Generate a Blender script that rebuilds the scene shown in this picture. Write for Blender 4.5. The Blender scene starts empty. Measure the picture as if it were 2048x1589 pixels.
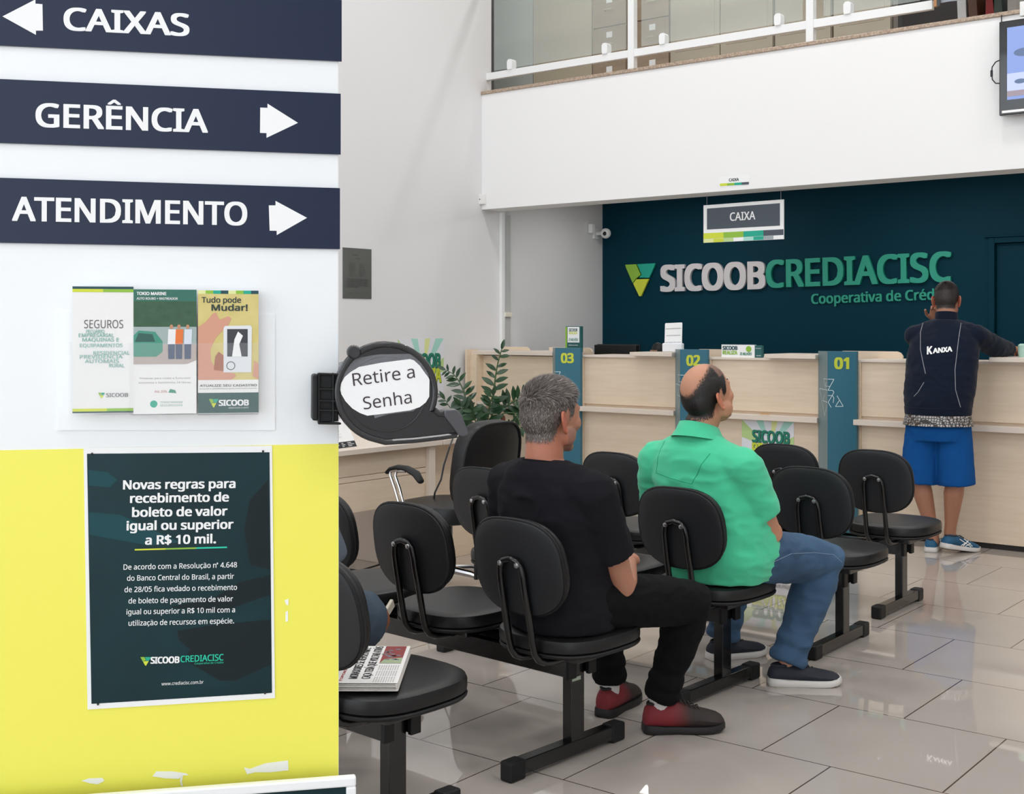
import bpy, bmesh, math, random
import numpy as np
from mathutils import Vector, Matrix, noise

random.seed(7)
SC = bpy.context.scene
COL = SC.collection
LAMP_W, UNDER_W, UPPER_W, WORLD_S, EXPO = 22.0, 4.5, 11.0, 2.3, 0.12
# ------------------------------------------------------------------ camera model (image 2048 x 1589)
FPX, CX, HY, CH = 2489.0, 1024.0, 655.0, 1.40
TH = math.atan2(1971.0, FPX)
FW = Vector((-math.sin(TH), math.cos(TH), 0))
RT = Vector((math.cos(TH), math.sin(TH), 0))
UP = Vector((0, 0, 1))
CAM = Vector((0, 0, CH))


def ray(u, v):
    return FW + RT * ((u - CX) / FPX) + UP * ((HY - v) / FPX)


def atd(u, v, D):
    return CAM + ray(u, v) * D


def onz(u, v, z=0.0):
    d = ray(u, v)
    return CAM + d * ((z - CH) / d.z)


class Plane:
    """a real vertical plane: origin O, horizontal axis xa (to the right as seen from the room), normal towards the room"""
    def __init__(s, O, xa):
        s.O = Vector(O); s.x = Vector(xa).normalized(); s.n = s.x.cross(UP).normalized()

    def at(s, u, v, off=0.0):
        d = ray(u, v); o = s.O + s.n * off
        return CAM + d * ((o - CAM).dot(s.n) / d.dot(s.n))

    def M(s, p):
        return Matrix(((s.x.x, 0, s.n.x, p.x), (s.x.y, 0, s.n.y, p.y), (s.x.z, 1, s.n.z, p.z), (0, 0, 0, 1)))


# ------------------------------------------------------------------ materials
def lin(c):
    if isinstance(c, str):
        c = c.lstrip('#'); c = [int(c[i:i + 2], 16) / 255 for i in (0, 2, 4)]
        c = [x / 12.92 if x <= .04045 else ((x + .055) / 1.055) ** 2.4 for x in c]
    return (c[0], c[1], c[2], 1)


MATS = {}


def mat(name, col='#808080', rough=.5, metal=0., spec=.5, bump=None, var=None, emit=None, alpha=None, trans=0., coat=0., sheen=0.):
    if name in MATS: return MATS[name]
    m = bpy.data.materials.new(name); m.use_nodes = True
    nt = m.node_tree; b = nt.nodes['Principled BSDF']
    b.inputs['Base Color'].default_value = lin(col)
    b.inputs['Roughness'].default_value = rough
    b.inputs['Metallic'].default_value = metal
    b.inputs['Specular IOR Level'].default_value = spec
    b.inputs['Coat Weight'].default_value = coat
    b.inputs['Sheen Weight'].default_value = sheen
    b.inputs['Transmission Weight'].default_value = trans
    if alpha is not None: b.inputs['Alpha'].default_value = alpha
    if emit:
        b.inputs['Emission Color'].default_value = lin(emit[0]); b.inputs['Emission Strength'].default_value = emit[1]
    tc = nt.nodes.new('ShaderNodeTexCoord')
    if bump:   # (scale, strength, distance)
        n = nt.nodes.new('ShaderNodeTexNoise'); n.inputs['Scale'].default_value = bump[0]; n.inputs['Detail'].default_value = 6
        bp = nt.nodes.new('ShaderNodeBump'); bp.inputs['Strength'].default_value = bump[1]; bp.inputs['Distance'].default_value = bump[2]
        if len(bump) > 3:
            mp = nt.nodes.new('ShaderNodeMapping'); mp.inputs['Scale'].default_value = bump[3]
            nt.links.new(tc.outputs['Object'], mp.inputs['Vector']); nt.links.new(mp.outputs[0], n.inputs['Vector'])
        else:
            nt.links.new(tc.outputs['Object'], n.inputs['Vector'])
        nt.links.new(n.outputs['Fac'], bp.inputs['Height']); nt.links.new(bp.outputs[0], b.inputs['Normal'])
    if var:    # (colour2, scale, vector scale)
        n = nt.nodes.new('ShaderNodeTexNoise'); n.inputs['Scale'].default_value = var[1]; n.inputs['Detail'].default_value = 5
        mp = nt.nodes.new('ShaderNodeMapping'); mp.inputs['Scale'].default_value = var[2]
        nt.links.new(tc.outputs['Object'], mp.inputs['Vector']); nt.links.new(mp.outputs[0], n.inputs['Vector'])
        mx = nt.nodes.new('ShaderNodeMix'); mx.data_type = 'RGBA'
        rp = nt.nodes.new('ShaderNodeValToRGB'); rp.color_ramp.elements[0].position = .3; rp.color_ramp.elements[1].position = .7
        mx.inputs['A'].default_value = lin(col); mx.inputs['B'].default_value = lin(var[0])
        nt.links.new(n.outputs['Fac'], rp.inputs[0]); nt.links.new(rp.outputs[0], mx.inputs['Factor'])
        nt.links.new(mx.outputs['Result'], b.inputs['Base Color'])
    MATS[name] = m
    return m


WHITE = mat('white wall paint', '#e2e2e3', .65, bump=(180, .08, .002))
WHITE2 = mat('white parapet paint', '#efefef', .6)
WOODC, WOODC2 = '#e3d1ba', '#dcc8b0'
WOOD = mat('pale maple laminate', WOODC, .42, var=(WOODC2, 3.2, (1.3, 6, 16)))
WOODY = mat('pale maple laminate along', WOODC, .42, var=(WOODC2, 3.2, (6, 1.3, 16)))
WOODE = mat('pale laminate edge', '#dccfc2', .45)
BLK = mat('black plastic', '#101113', .5, spec=.35, bump=(900, .12, .0004))
BLKV = mat('black vinyl', '#141415', .40, spec=.4, bump=(420, .12, .0006))
BLKM = mat('black enamelled steel', '#060607', .25, coat=.2)
CHROME = mat('chrome', '#d8d8da', .12, 1.0)
STEEL = mat('zinc bolt', '#bfc0c2', .3, 1.0)
TEAL = mat('dark teal wall paint', '#003342', .6, spec=.12, bump=(200, .05, .001))
PAPER = mat('white paper', '#f1f2f2', .6)
INK = mat('black ink', '#23242a', .6)
NAVY = mat('navy vinyl sheet', '#14213c', .3, spec=.3)
LOGOG = mat('logo leaf green', '#8dbb3c', .5)
LOGOT = mat('logo turquoise', '#12a58c', .5)
LOGOY = mat('logo lime yellow', '#cdd83a', .5)
LOGOD = mat('logo dark teal', '#12454d', .5)
GREY = mat('slate grey print', '#47505a', .5)


# ------------------------------------------------------------------ geometry collector
def tf(M, vs):
    if M is None: return [tuple(v) for v in vs]
    a = np.array(vs, float); m = np.array(M)
    return [tuple(x) for x in (a @ m[:3, :3].T + m[:3, 3])]


class G:
    def __init__(s): s.v = []; s.f = []; s.mi = []; s.mats = []; s.cur = 0

    def use(s, m):
        if m not in s.mats: s.mats.append(m)
        s.cur = s.mats.index(m); return s

    def add(s, vs, fs, M=None):
        n = len(s.v); s.v += tf(M, vs); s.f += [tuple(i + n for i in f) for f in fs]; s.mi += [s.cur] * len(fs); return s

    def box(s, c, sz, M=None, rz=0.):
        x, y, z = [q / 2 for q in sz]
        vs = [(i * x, j * y, k * z) for k in (-1, 1) for j in (-1, 1) for i in (-1, 1)]
        if rz: vs = [(a * math.cos(rz) - b * math.sin(rz), a * math.sin(rz) + b * math.cos(rz), d) for a, b, d in vs]
        vs = [(a + c[0], b + c[1], d + c[2]) for a, b, d in vs]
        return s.add(vs, [(0, 2, 3, 1), (4, 5, 7, 6), (0, 1, 5, 4), (2, 6, 7, 3), (0, 4, 6, 2), (1, 3, 7, 5)], M)

    def bb(s, a, b, M=None):
        return s.box([(a[i] + b[i]) / 2 for i in range(3)], [abs(b[i] - a[i]) for i in range(3)], M)

    def prism(s, poly, z0, z1, M=None):
        n = len(poly)
        ar = sum(poly[i][0] * poly[(i + 1) % n][1] - poly[(i + 1) % n][0] * poly[i][1] for i in range(n))
        if ar < 0: poly = poly[::-1]
        vs = [(p[0], p[1], z0) for p in poly] + [(p[0], p[1], z1) for p in poly]
        fs = [tuple(range(n - 1, -1, -1)), tuple(range(n, 2 * n))] + [(i, (i + 1) % n, n + (i + 1) % n, n + i) for i in range(n)]
        return s.add(vs, fs, M)

    def flat(s, poly, z, M=None):
        n = len(poly)
        ar = sum(poly[i][0] * poly[(i + 1) % n][1] - poly[(i + 1) % n][0] * poly[i][1] for i in range(n))
        if ar < 0: poly = poly[::-1]
        return s.add([(p[0], p[1], z) for p in poly], [tuple(range(n))], M)

    def loft(s, rings, M=None, cap=True):
        n = len(rings[0]); vs = [p for r in rings for p in r]; fs = []
        for k in range(len(rings) - 1):
            for i in range(n):
                j = (i + 1) % n; fs.append((k * n + i, k * n + j, (k + 1) * n + j, (k + 1) * n + i))
        if cap: fs += [tuple(range(n - 1, -1, -1)), tuple(range((len(rings) - 1) * n, len(rings) * n))]
        return s.add(vs, fs, M)

    def lathe(s, prof, n=24, M=None):
        rings = [[(r * math.cos(2 * math.pi * i / n), r * math.sin(2 * math.pi * i / n), z) for i in range(n)] for r, z in prof]
        return s.loft(rings, M)

    def tube(s, pts, rad, n=10, M=None, round_ends=False, flat=1.0, hint=None, closed=False, ends=(True, True)):
        P = [Vector(p) for p in pts]; m = len(P)
        R = rad if isinstance(rad, (list, tuple)) else [rad] * m
        T = []
        for i in range(m):
            if closed: t = P[(i + 1) % m] - P[i - 1]
            else: t = P[min(i + 1, m - 1)] - P[max(i - 1, 0)]
            T.append(t.normalized())
        h = Vector(hint) if hint else (Vector((0, 0, 1)) if abs(T[0].z) < .9 else Vector((1, 0, 0)))
        S = T[0].cross(h).normalized(); rings = []
        for i in range(m):
            S = (S - T[i] * S.dot(T[i])).normalized(); B = S.cross(T[i])
            r = R[i]; a, b = (r if isinstance(r, (tuple, list)) else (r, r * flat))
            ring = lambda c, k: [tuple(c + S * (a * k * math.cos(2 * math.pi * q / n)) + B * (b * k * math.sin(2 * math.pi * q / n))) for q in range(n)]
            if round_ends and i == 0 and ends[0]:
                for w in (80, 55, 30): rings.append(ring(P[0] - T[0] * (min(a, b) * math.sin(math.radians(w))), math.cos(math.radians(w))))
            rings.append(ring(P[i], 1))
            if round_ends and i == m - 1 and ends[1]:
                for w in (30, 55, 80): rings.append(ring(P[i] + T[i] * (min(a, b) * math.sin(math.radians(w))), math.cos(math.radians(w))))
        if closed:
            rings.append(rings[0]); return s.loft(rings, M, cap=False)
        return s.loft(rings, M)

    def ell(s, c, r, M=None, n=20, m=12, R=None):
        rings = []
        for k in range(m + 1):
            ph = math.pi * (k + .001) / (m + .002) - math.pi / 2
            rings.append([(r[0] * math.cos(ph) * math.cos(2 * math.pi * q / n), r[1] * math.cos(ph) * math.sin(2 * math.pi * q / n), r[2] * math.sin(ph)) for q in range(n)])
        if R is not None: rings = [[tuple(R @ Vector(p)) for p in g] for g in rings]
        rings = [[(p[0] + c[0], p[1] + c[1], p[2] + c[2]) for p in g] for g in rings]
        return s.loft(rings, M)

    def mesh(s, name):
        me = bpy.data.meshes.new(name); me.from_pydata(s.v, [], s.f); me.update()
        for m in s.mats: me.materials.append(m)
        if len(s.mats) > 1: me.polygons.foreach_set('material_index', s.mi)
        return me

    def build(s, name, m=None, parent=None, smooth=True, bevel=0, M=None, seg=2, subsurf=0, angle=35):
        if m is not None and not s.mats: s.mats = [m]
        me = s.mesh(name)
        if smooth:
            me.polygons.foreach_set('use_smooth', [True] * len(me.polygons))
            me.set_sharp_from_angle(angle=math.radians(angle))
        o = bpy.data.objects.new(name, me); COL.objects.link(o)
        if parent is not None: o.parent = parent
        if M is not None: o.matrix_basis = M
        if bevel:
            b = o.modifiers.new('bevel', 'BEVEL'); b.width = bevel; b.segments = seg; b.limit_method = 'ANGLE'; b.angle_limit = math.radians(40); b.harden_normals = False
        if subsurf:
            b = o.modifiers.new('sub', 'SUBSURF'); b.levels = b.render_levels = subsurf
        return o


def tag(o, label=None, cat=None, group=None, kind=None):
    if label: o['label'] = label
    if cat: o['category'] = cat
    if group: o['group'] = group
    if kind: o['kind'] = kind
    return o


def thing(name, label, cat, M=None, loc=(0, 0, 0), rz=0., group=None):
    o = bpy.data.objects.new(name, None); COL.objects.link(o); o.empty_display_size = .1
    o.matrix_basis = M if M is not None else Matrix.Translation(loc) @ Matrix.Rotation(rz, 4, 'Z')
    return tag(o, label, cat, group)


def struct(o): o['kind'] = 'structure'; return o


# ------------------------------------------------------------------ lettering
_tc = {}
try:      # a plain typeface that ships with Blender itself
    FONT = bpy.data.fonts.load(bpy.utils.system_resource('DATAFILES', path='fonts') + '/NotoSansMath-Regular.woff2')
except Exception:
    FONT = None
ACC = {'Ê': 'E^', 'ã': 'a~', 'ç': 'c,', 'é': 'e/', 'Á': "A/", 'Ç': 'C,', 'Õ': 'O~', 'í': 'i/', 'Í': 'I/', 'ê': 'e^', 'ú': 'u/', 'Ú': 'U/', 'º': ' o', 'ó': 'o/'}


def _raw(s, bold, ext, space):
    cu = bpy.data.curves.new('t', 'FONT'); cu.body = s
    if FONT: cu.font = FONT
    cu.offset = bold * .62; cu.resolution_u = 3; cu.space_character = space
    if ext: cu.extrude = .5
    o = bpy.data.objects.new('t', cu); COL.objects.link(o)
    me = bpy.data.meshes.new_from_object(o)
    vs = np.array([tuple(v.co) for v in me.vertices]).reshape(-1, 3); fs = [tuple(p.vertices) for p in me.polygons]
    bpy.data.objects.remove(o); bpy.data.curves.remove(cu); bpy.data.meshes.remove(me)
    return vs, fs


def glyphs(s, bold=0., ext=False, align='LEFT', space=1.0):
    k = (s, bold, ext, space)
    if k in _tc: return _tc[k]
    if FONT is None: _tc[k] = _raw(s, bold, ext, space); return _tc[k]
    s2 = ''.join(ACC[c][0] if c in ACC else c for c in s)
    vs, fs = _raw(s2, bold, ext, space); w = .022 + bold * .7; H = _raw('H', bold, False, 1)[0][:, 1].max()
    for i, c in enumerate(s):
        if c not in ACC: continue
        b, m = ACC[c]
        if m == 'o':
            xr = _raw(s2[:i], bold, False, space)[0][:, 0].max() + .02; P = []; n = 12; cx, cy, r = xr + .085, H - .09, .07
            ring = [(cx + (r if k2 == 0 else r * .5) * math.cos(2 * math.pi * q / n), cy + (r if k2 == 0 else r * .5) * 1.2 * math.sin(2 * math.pi * q / n)) for k2 in (0, 1) for q in range(n)]
            polys = [[ring[q], ring[(q + 1) % n], ring[n + (q + 1) % n], ring[n + q]] for q in range(n)]
        else:
            one = _raw(b, bold, False, 1)[0]; xr = _raw(s2[:i + 1], bold, False, space)[0][:, 0].max(); xc = xr - (one[:, 0].max() - one[:, 0].min()) / 2
            y = (H if b.isupper() else H * .75) + .045
            if m == '^': polys = [[(xc - .11, y), (xc - .11 + w * 1.2, y), (xc, y + .065), (xc, y + .065 + w * 1.1)], [(xc, y + .065), (xc + .11 - w * 1.2, y), (xc + .11, y), (xc, y + .065 + w * 1.1)]]
            elif m == '/': polys = [[(xc - .03, y), (xc - .03 + w, y), (xc + .05 + w, y + .10), (xc + .04 - w * .6, y + .10)]]
            elif m == '~':
                q = [(xc - .10 + .2 * t / 8, y + .035 + .022 * math.sin(t / 8 * 2 * math.pi)) for t in range(9)]
                polys = [[q[t], q[t + 1], (q[t + 1][0], q[t + 1][1] + w), (q[t][0], q[t][1] + w)] for t in range(8)]
            else: polys = [[(xc - .01, -.005), (xc + .01 + w * .5, -.005), (xc + .03 + w * .5, -.07), (xc - .03, -.12), (xc - .05, -.10), (xc + .0, -.06)]]
        for p in polys:
            ar = sum(p[j][0] * p[(j + 1) % len(p)][1] - p[(j + 1) % len(p)][0] * p[j][1] for j in range(len(p)))
            if ar < 0: p = p[::-1]
            n0 = len(vs); m_ = len(p)
            if ext:
                vs = np.vstack([vs, [(x, yy, -.5) for x, yy in p], [(x, yy, .5) for x, yy in p]])
                fs = fs + [tuple(n0 + m_ - 1 - j for j in range(m_)), tuple(n0 + m_ + j for j in range(m_))] + [(n0 + j, n0 + (j + 1) % m_, n0 + m_ + (j + 1) % m_, n0 + m_ + j) for j in range(m_)]
            else:
                vs = np.vstack([vs, [(x, yy, 0) for x, yy in p]]); fs = fs + [tuple(n0 + j for j in range(m_))]
    _tc[k] = (vs, fs); return _tc[k]


def capheight(bold):
    vs, _ = glyphs('H', bold); return vs[:, 1].max()


def put_text(g, s, x, y, w, h, z=.001, bold=.0, ext=0., ang=0., M=None, space=1.0, skew=0.):
    """text with its bounding box starting at x, baseline y, total width w, cap height h"""
    vs, fs = glyphs(s, 0, ext > 0, space=space); ch = capheight(0); lay = None
    if bold > 0:      # a heavier weight: the outline stamped in thin layers with small shifts
        vv = []; ff = []; ll = []; n = len(vs)
        for k, (dx, dy) in enumerate(((-1, -.5), (-1, .5), (-.35, -.5), (-.35, .5), (.35, -.5), (.35, .5), (1, -.5), (1, .5))):
            vv.append(vs + np.array((dx * bold * .75, dy * bold * .75, 0))); ff += [tuple(i + k * n for i in f) for f in fs]; ll += [k] * n
        vs = np.vstack(vv); fs = ff; lay = np.array(ll) * (4e-5 if h < .06 else 2e-4)
    a = vs.copy(); x0, x1 = a[:, 0].min(), a[:, 0].max()
    if w is None: w = (x1 - x0) * h / ch
    a[:, 0] = (a[:, 0] - x0) * w / max(x1 - x0, 1e-6); a[:, 1] *= h / ch
    a[:, 0] += skew * a[:, 1]
    a[:, 2] = z + (a[:, 2] + .5) * ext if ext > 0 else z
    if lay is not None: a[:, 2] += lay
    c, q = math.cos(ang), math.sin(ang)
    b = a.copy(); b[:, 0] = x + a[:, 0] * c - a[:, 1] * q; b[:, 1] = y + a[:, 0] * q + a[:, 1] * c
    g.add(b.tolist(), fs, M)


class Sheet:
    """local 2D frame on a Plane with its origin at pixel (u,v); maps pixels of the photo to local coordinates"""
    def __init__(s, pl, u, v, off=0.):
        s.pl = pl; s.off = off; s.o = pl.at(u, v, off); s.M = pl.M(s.o)

    def p(s, u, v):
        q = s.pl.at(u, v, s.off) - s.o; return (q.dot(s.pl.x), q.z)

    def poly(s, pts): return [s.p(*q) for q in pts]

    def text(s, g, t, a, b, hpx, z=.001, bold=0., ext=0., space=1.0, skew=0.):
        A, B = s.p(*a), s.p(*b); H = s.p(a[0], a[1] - hpx)
        put_text(g, t, A[0], A[1], math.hypot(B[0] - A[0], B[1] - A[1]), H[1] - A[1], z, bold, ext, math.atan2(B[1] - A[1], B[0] - A[0]), space=space, skew=skew)


def tri_logo(g, f, z0, z1=None, dark=True):
    """three-lobed inverted triangle; f maps unit coords (0..1, 0..1 up) to local"""
    ps = {'g': [(0, 1), (.36, 1), (.52, .66), (.37, .56), (.25, .42), (.03, .9)], 't': [(.40, 1), (1, 1), (.97, .9), (.80, .56), (.46, .58), (.56, .66)], 'y': [(.27, .53 - .13), (.37, .53), (.79, .53), (.53, 0), (.47, 0)]}
    for k, m in (('g', LOGOG), ('t', LOGOT), ('y', LOGOY)):
        g.use(m); P = [f(*q) for q in ps[k]]
        if z1 is None: g.flat(P, z0)
        else: g.prism(P, z0, z1)


LEFTW = Plane((-6.8, 0, 0), (0, 1, 0))
def YP(y): return Plane((0, y, 0), (1, 0, 0))


TEALW = YP(10.0)
# ================================================================== the room
def slab(name, a, b, m, kind=True, bevel=0):
    o = G().bb(a, b).build(name, m, smooth=False, bevel=bevel)
    return struct(o) if kind else o


# floor tiles
fm = bpy.data.materials.new('polished porcelain tiles'); fm.use_nodes = True
nt = fm.node_tree; b = nt.nodes['Principled BSDF']
tc = nt.nodes.new('ShaderNodeTexCoord'); mp = nt.nodes.new('ShaderNodeMapping')
mp.inputs['Location'].default_value = (1.665 + .6 * 20, -3.737 + .622 * 20, 0)
br = nt.nodes.new('ShaderNodeTexBrick'); br.offset = .405; br.offset_frequency = 2; br.squash = 1
for k, v in (('Scale', 1), ('Mortar Size', .0028), ('Mortar Smooth', .1), ('Bias', 0), ('Brick Width', .6), ('Row Height', .622)): br.inputs[k].default_value = v
br.inputs['Color1'].default_value = lin('#b9b0a8'); br.inputs['Color2'].default_value = lin('#b5ada5'); br.inputs['Mortar'].default_value = lin('#5a4c42')
nt.links.new(tc.outputs['Object'], mp.inputs[0]); nt.links.new(mp.outputs[0], br.inputs['Vector'])
ns = nt.nodes.new('ShaderNodeTexNoise'); ns.inputs['Scale'].default_value = 2.5; nt.links.new(tc.outputs['Object'], ns.inputs['Vector'])
mx = nt.nodes.new('ShaderNodeMix'); mx.data_type = 'RGBA'; mx.blend_type = 'MULTIPLY'; mx.inputs['Factor'].default_value = .12
nt.links.new(br.outputs['Color'], mx.inputs['A']); nt.links.new(ns.outputs['Fac'], mx.inputs['B'])
nt.links.new(mx.outputs['Result'], b.inputs['Base Color'])
b.inputs['Roughness'].default_value = .018; b.inputs['Specular IOR Level'].default_value = .9
fo = slab('floor', (-6.8, -5, -.12), (5.5, 10, 0), fm)

slab('wall_left', (-7.0, -5, 0), (-6.8, 10.2, 3.385), WHITE)
slab('wall_left_upper', (-7.0, -5, 3.385), (-6.8, 8.30, 6.0), WHITE)
slab('wall_side_upper', (-9.2, 8.1, 2.9), (-9.0, 10.2, 6.0), WHITE)
slab('wall_front_upper', (-9.0, 8.1, 2.9), (-7.0, 8.30, 6.0), WHITE)
slab('wall_leak_backing', (-6.8, 10.2, 0), (5.5, 10.3, 2.95), TEAL)  # unseen backing added to block sky leaking through the door gaps
slab('wall_right', (5.5, -5, 0), (5.7, 10.2, 6.2), WHITE)
slab('ceiling', (-9.2, -5, 6.0), (5.7, 10.2, 6.2), WHITE2)
# back wall: teal below the mezzanine, with a flush teal door; grey white upstairs
doorL, doorT = -3.09, 2.06
g = G(); g.bb((-6.8, 10, 0), (doorL, 10.2, 2.95)).bb((doorL, 10, doorT), (doorL + .92, 10.2, 2.95)).bb((doorL + .92, 10, 0), (5.5, 10.2, 2.95))
struct(g.build('wall_back', TEAL, smooth=False))
g = G().bb((doorL + .003, 10.03, 0), (doorL + .917, 10.07, doorT - .003))
dr = struct(g.build('door_1', TEAL, smooth=False, bevel=.003))
G().tube([(doorL + .82, 10.02, 1.0), (doorL + .82, 9.97, 1.0), (doorL + .70, 9.965, 1.0)], .009).build('door_handle', STEEL, dr)
g = G(); t = .045
g.bb((doorL - t, 9.985, 0), (doorL, 10.0, doorT + t)).bb((doorL + .92, 9.985, 0), (doorL + .92 + t, 10.0, doorT + t)).bb((doorL, 9.985, doorT), (doorL + .92, 10.0, doorT + t))
g.bb((doorL - t - .03, 9.97, doorT + t), (doorL + .92 + t + .03, 10.0, doorT + t + .014))
struct(g.build('trim_door', TEAL, smooth=False, bevel=.003))
slab('wall_upper', (-9.0, 10, 2.95), (5.5, 10.2, 6.0), WHITE)
# mezzanine: front parapet beam, slab and granite sill
slab('wall_mezzanine', (-6.8, 8.17, 2.405), (5.5, 8.42, 3.385), WHITE2, bevel=.002)
slab('ceiling_mezzanine', (-6.8, 8.42, 2.62), (5.5, 10.0, 2.9), WHITE2)
slab('floor_upper', (-6.8, 8.42, 2.9), (5.5, 10.0, 3.385), mat('upper floor tile', '#b9b2a8', .3))
slab('floor_upper_left', (-9.0, 8.30, 2.9), (-7.0, 10.0, 3.385), mat('upper floor tile'))
gran = mat('pink speckled granite', '#c4b09c', .3, var=('#8d7764', 70, (1, 1, 1)))
slab('trim_sill', (-6.8, 8.155, 3.385), (5.5, 8.44, 3.412), gran, bevel=.004)
slab('baseboard_left', (-6.8, -5, 0), (-6.785, 10, .07), mat('skirting', '#d8d6d3', .5))
# shopfront behind the visitor: glazed wall with mullions, open to daylight
g = G()
for x in (-6.8, -5.0, -3.2, -1.4, .4, 2.2, 4.0, 5.42): g.bb((x, -5.06, 0), (x + .08, -4.98, 6.0))
for z in (0, 2.5, 4.2, 5.92): g.bb((-6.8, -5.06, z), (5.5, -4.98, z + .08))
fr = struct(g.build('window_1', mat('white aluminium', '#e9eaea', .35), smooth=False))
gl = mat('clear glass', '#f6fbfa', .0, trans=1., spec=.5)
gl.node_tree.nodes['Principled BSDF'].inputs['IOR'].default_value = 1.01

# unseen ceiling lights, added to brighten hall, counter and upstairs
lumm = mat('added light diffuser', '#ffffff', .5, emit=('#fffaf2', 6.))
lh = mat('added light housing', '#e8e8e8', .4)
spots = [(-5.0, .4), (-2.4, .4), (.4, .4), (-5.0, 3.4), (-2.4, 3.4), (.4, 3.4), (-5.0, 6.4), (-2.4, 6.4), (.4, 6.4), (3.2, 1.8), (3.2, 5.4)]
for i, (x, y) in enumerate(spots):
    t = thing('added_ceiling_light', 'added white square light panel on the high ceiling above the waiting hall', 'added ceiling light', loc=(x, y, 6.0), group='added lights on the high ceiling')
    G().bb((-.33, -.33, -.06), (.33, .33, 0)).build('housing', lh, t, smooth=False, bevel=.005)
    G().bb((-.30, -.30, -.066), (.30, .30, -.061)).build('diffuser', lumm, t, smooth=False)
    la = bpy.data.lights.new('added_lamp', 'AREA'); la.shape = 'SQUARE'; la.size = .6; la.energy = LAMP_W; la.color = (.99, .99, 1.0)
    lo = bpy.data.objects.new('added_lamp', la); COL.objects.link(lo); lo.parent = t; lo.location = (0, 0, -.07)
for i, x in enumerate((-5.6, -3.4, -1.2, 1.6)):  # added sources brightening the space under the mezzanine
    t = thing('added_ceiling_light', 'added slim white light on the soffit behind the teller counter', 'added ceiling light', loc=(x, 9.1, 2.62), group='added lights behind the counter')
    G().bb((-.6, -.09, -.04), (.6, .09, 0)).build('housing', lh, t, smooth=False, bevel=.005)
    G().bb((-.58, -.07, -.046), (.58, .07, -.041)).build('diffuser', lumm, t, smooth=False)
    la = bpy.data.lights.new('added_lamp', 'AREA'); la.shape = 'RECTANGLE'; la.size = 1.1; la.size_y = .14; la.energy = UNDER_W; la.color = (.99, .99, 1.0)
    lo = bpy.data.objects.new('added_lamp', la); COL.objects.link(lo); lo.parent = t; lo.location = (0, 0, -.05)
for i, x in enumerate((-5.4, -2.6, .6)):  # added sources brightening the upstairs cupboards
    t = thing('added_ceiling_light', 'added slim white light over the upstairs filing cabinets', 'added ceiling light', loc=(x, 9.0, 6.0), group='added lights upstairs')
    G().bb((-.6, -.09, -.04), (.6, .09, 0)).build('housing', lh, t, smooth=False, bevel=.005)
    G().bb((-.58, -.07, -.046), (.58, .07, -.041)).build('diffuser', lumm, t, smooth=False)
    la = bpy.data.lights.new('added_lamp', 'AREA'); la.shape = 'RECTANGLE'; la.size = 1.1; la.size_y = .14; la.energy = UPPER_W; la.color = (.99, .99, 1.0)
    lo = bpy.data.objects.new('added_lamp', la); COL.objects.link(lo); lo.parent = t; lo.location = (0, 0, -.05)

# ------------------------------------------------------------------ railing upstairs
RY = 8.25
t = thing('mezzanine_railing', 'white metal railing with glass infill along the upstairs edge', 'railing', loc=(0, RY, 3.412))
wm = mat('white enamelled metal', '#eceeee', .35)
g = G().bb((-6.8, -.02, .108), (-2.95, .02, .168)).build('bottom_rail', wm, t, smooth=False, bevel=.003)
for x in (-5.326, -3.823, -2.32, -.8, .7):
    G().bb((x - .028, -.028, 0), (x + .028, .028, 1.05)).build('post', wm, t, smooth=False, bevel=.003)
G().bb((-6.8, -.025, 1.05), (2.2, .025, 1.10)).build('top_rail', wm, t, smooth=False, bevel=.004)
for x0, x1 in ((-6.75, -5.40), (-5.26, -3.90), (-3.74, -3.05)):
    p = G().bb((x0, .024, .19), (x1, .030, .98)).build('glass_pane', mat('railing glass', '#dfe9e6', .02, spec=.4, alpha=.16), t, smooth=False)
for x in (1019, 1209, 1324, 1555, 1694):
    q = YP(RY - .03).at(x, 100)
    G().prism([(q.x - .022, .165), (q.x + .022, .165), (q.x + .027, .19), (q.x + .027, .236), (q.x + .014, .252), (q.x - .014, .252), (q.x - .027, .236), (q.x - .027, .19)], -.034, .030, Matrix(((1, 0, 0, 0), (0, 0, 1, 0), (0, 1, 0, 0), (0, 0, 0, 1)))).build('glass_clip', wm, t, bevel=.002)

# upstairs cupboards: px extents on the plane Y=8.95
CB = YP(8.95)
beige = mat('beige laminate', '#b9ae98', .5); beige2 = mat('beige laminate door', '#b7ae9c', .5)
brown = mat('light brown drawer laminate', '#a4907a', .5, var=('#978470', 4, (1, 8, 8)))
def cup(name, label, cat, u0, u1, m, d=.45, h=2.1, group=None):
    a, b2 = CB.at(u0, 50), CB.at(u1, 50)
    t = thing(name, label, cat, loc=((a.x + b2.x) / 2, 8.95, 3.385), group=group)
    w = b2.x - a.x
    G().bb((-w / 2, .02, 0), (w / 2, d, h)).build('cabinet_body', m, t, smooth=False, bevel=.003)
    return t, w
t, w = cup('partition_panel', 'tall pale grey green panel upstairs beside the left wall', 'panel', 985, 1063, mat('pale grey green panel', '#b9beb8', .5), d=.06)
t, w = cup('cupboard', 'plain beige upstairs cupboard left of the file drawers', 'cupboard', 1066, 1184, beige)
G().bb((-w / 2 + .004, 0, .05), (w / 2 - .004, .02, 2.09)).build('door', beige, t, smooth=False, bevel=.002)
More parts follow.
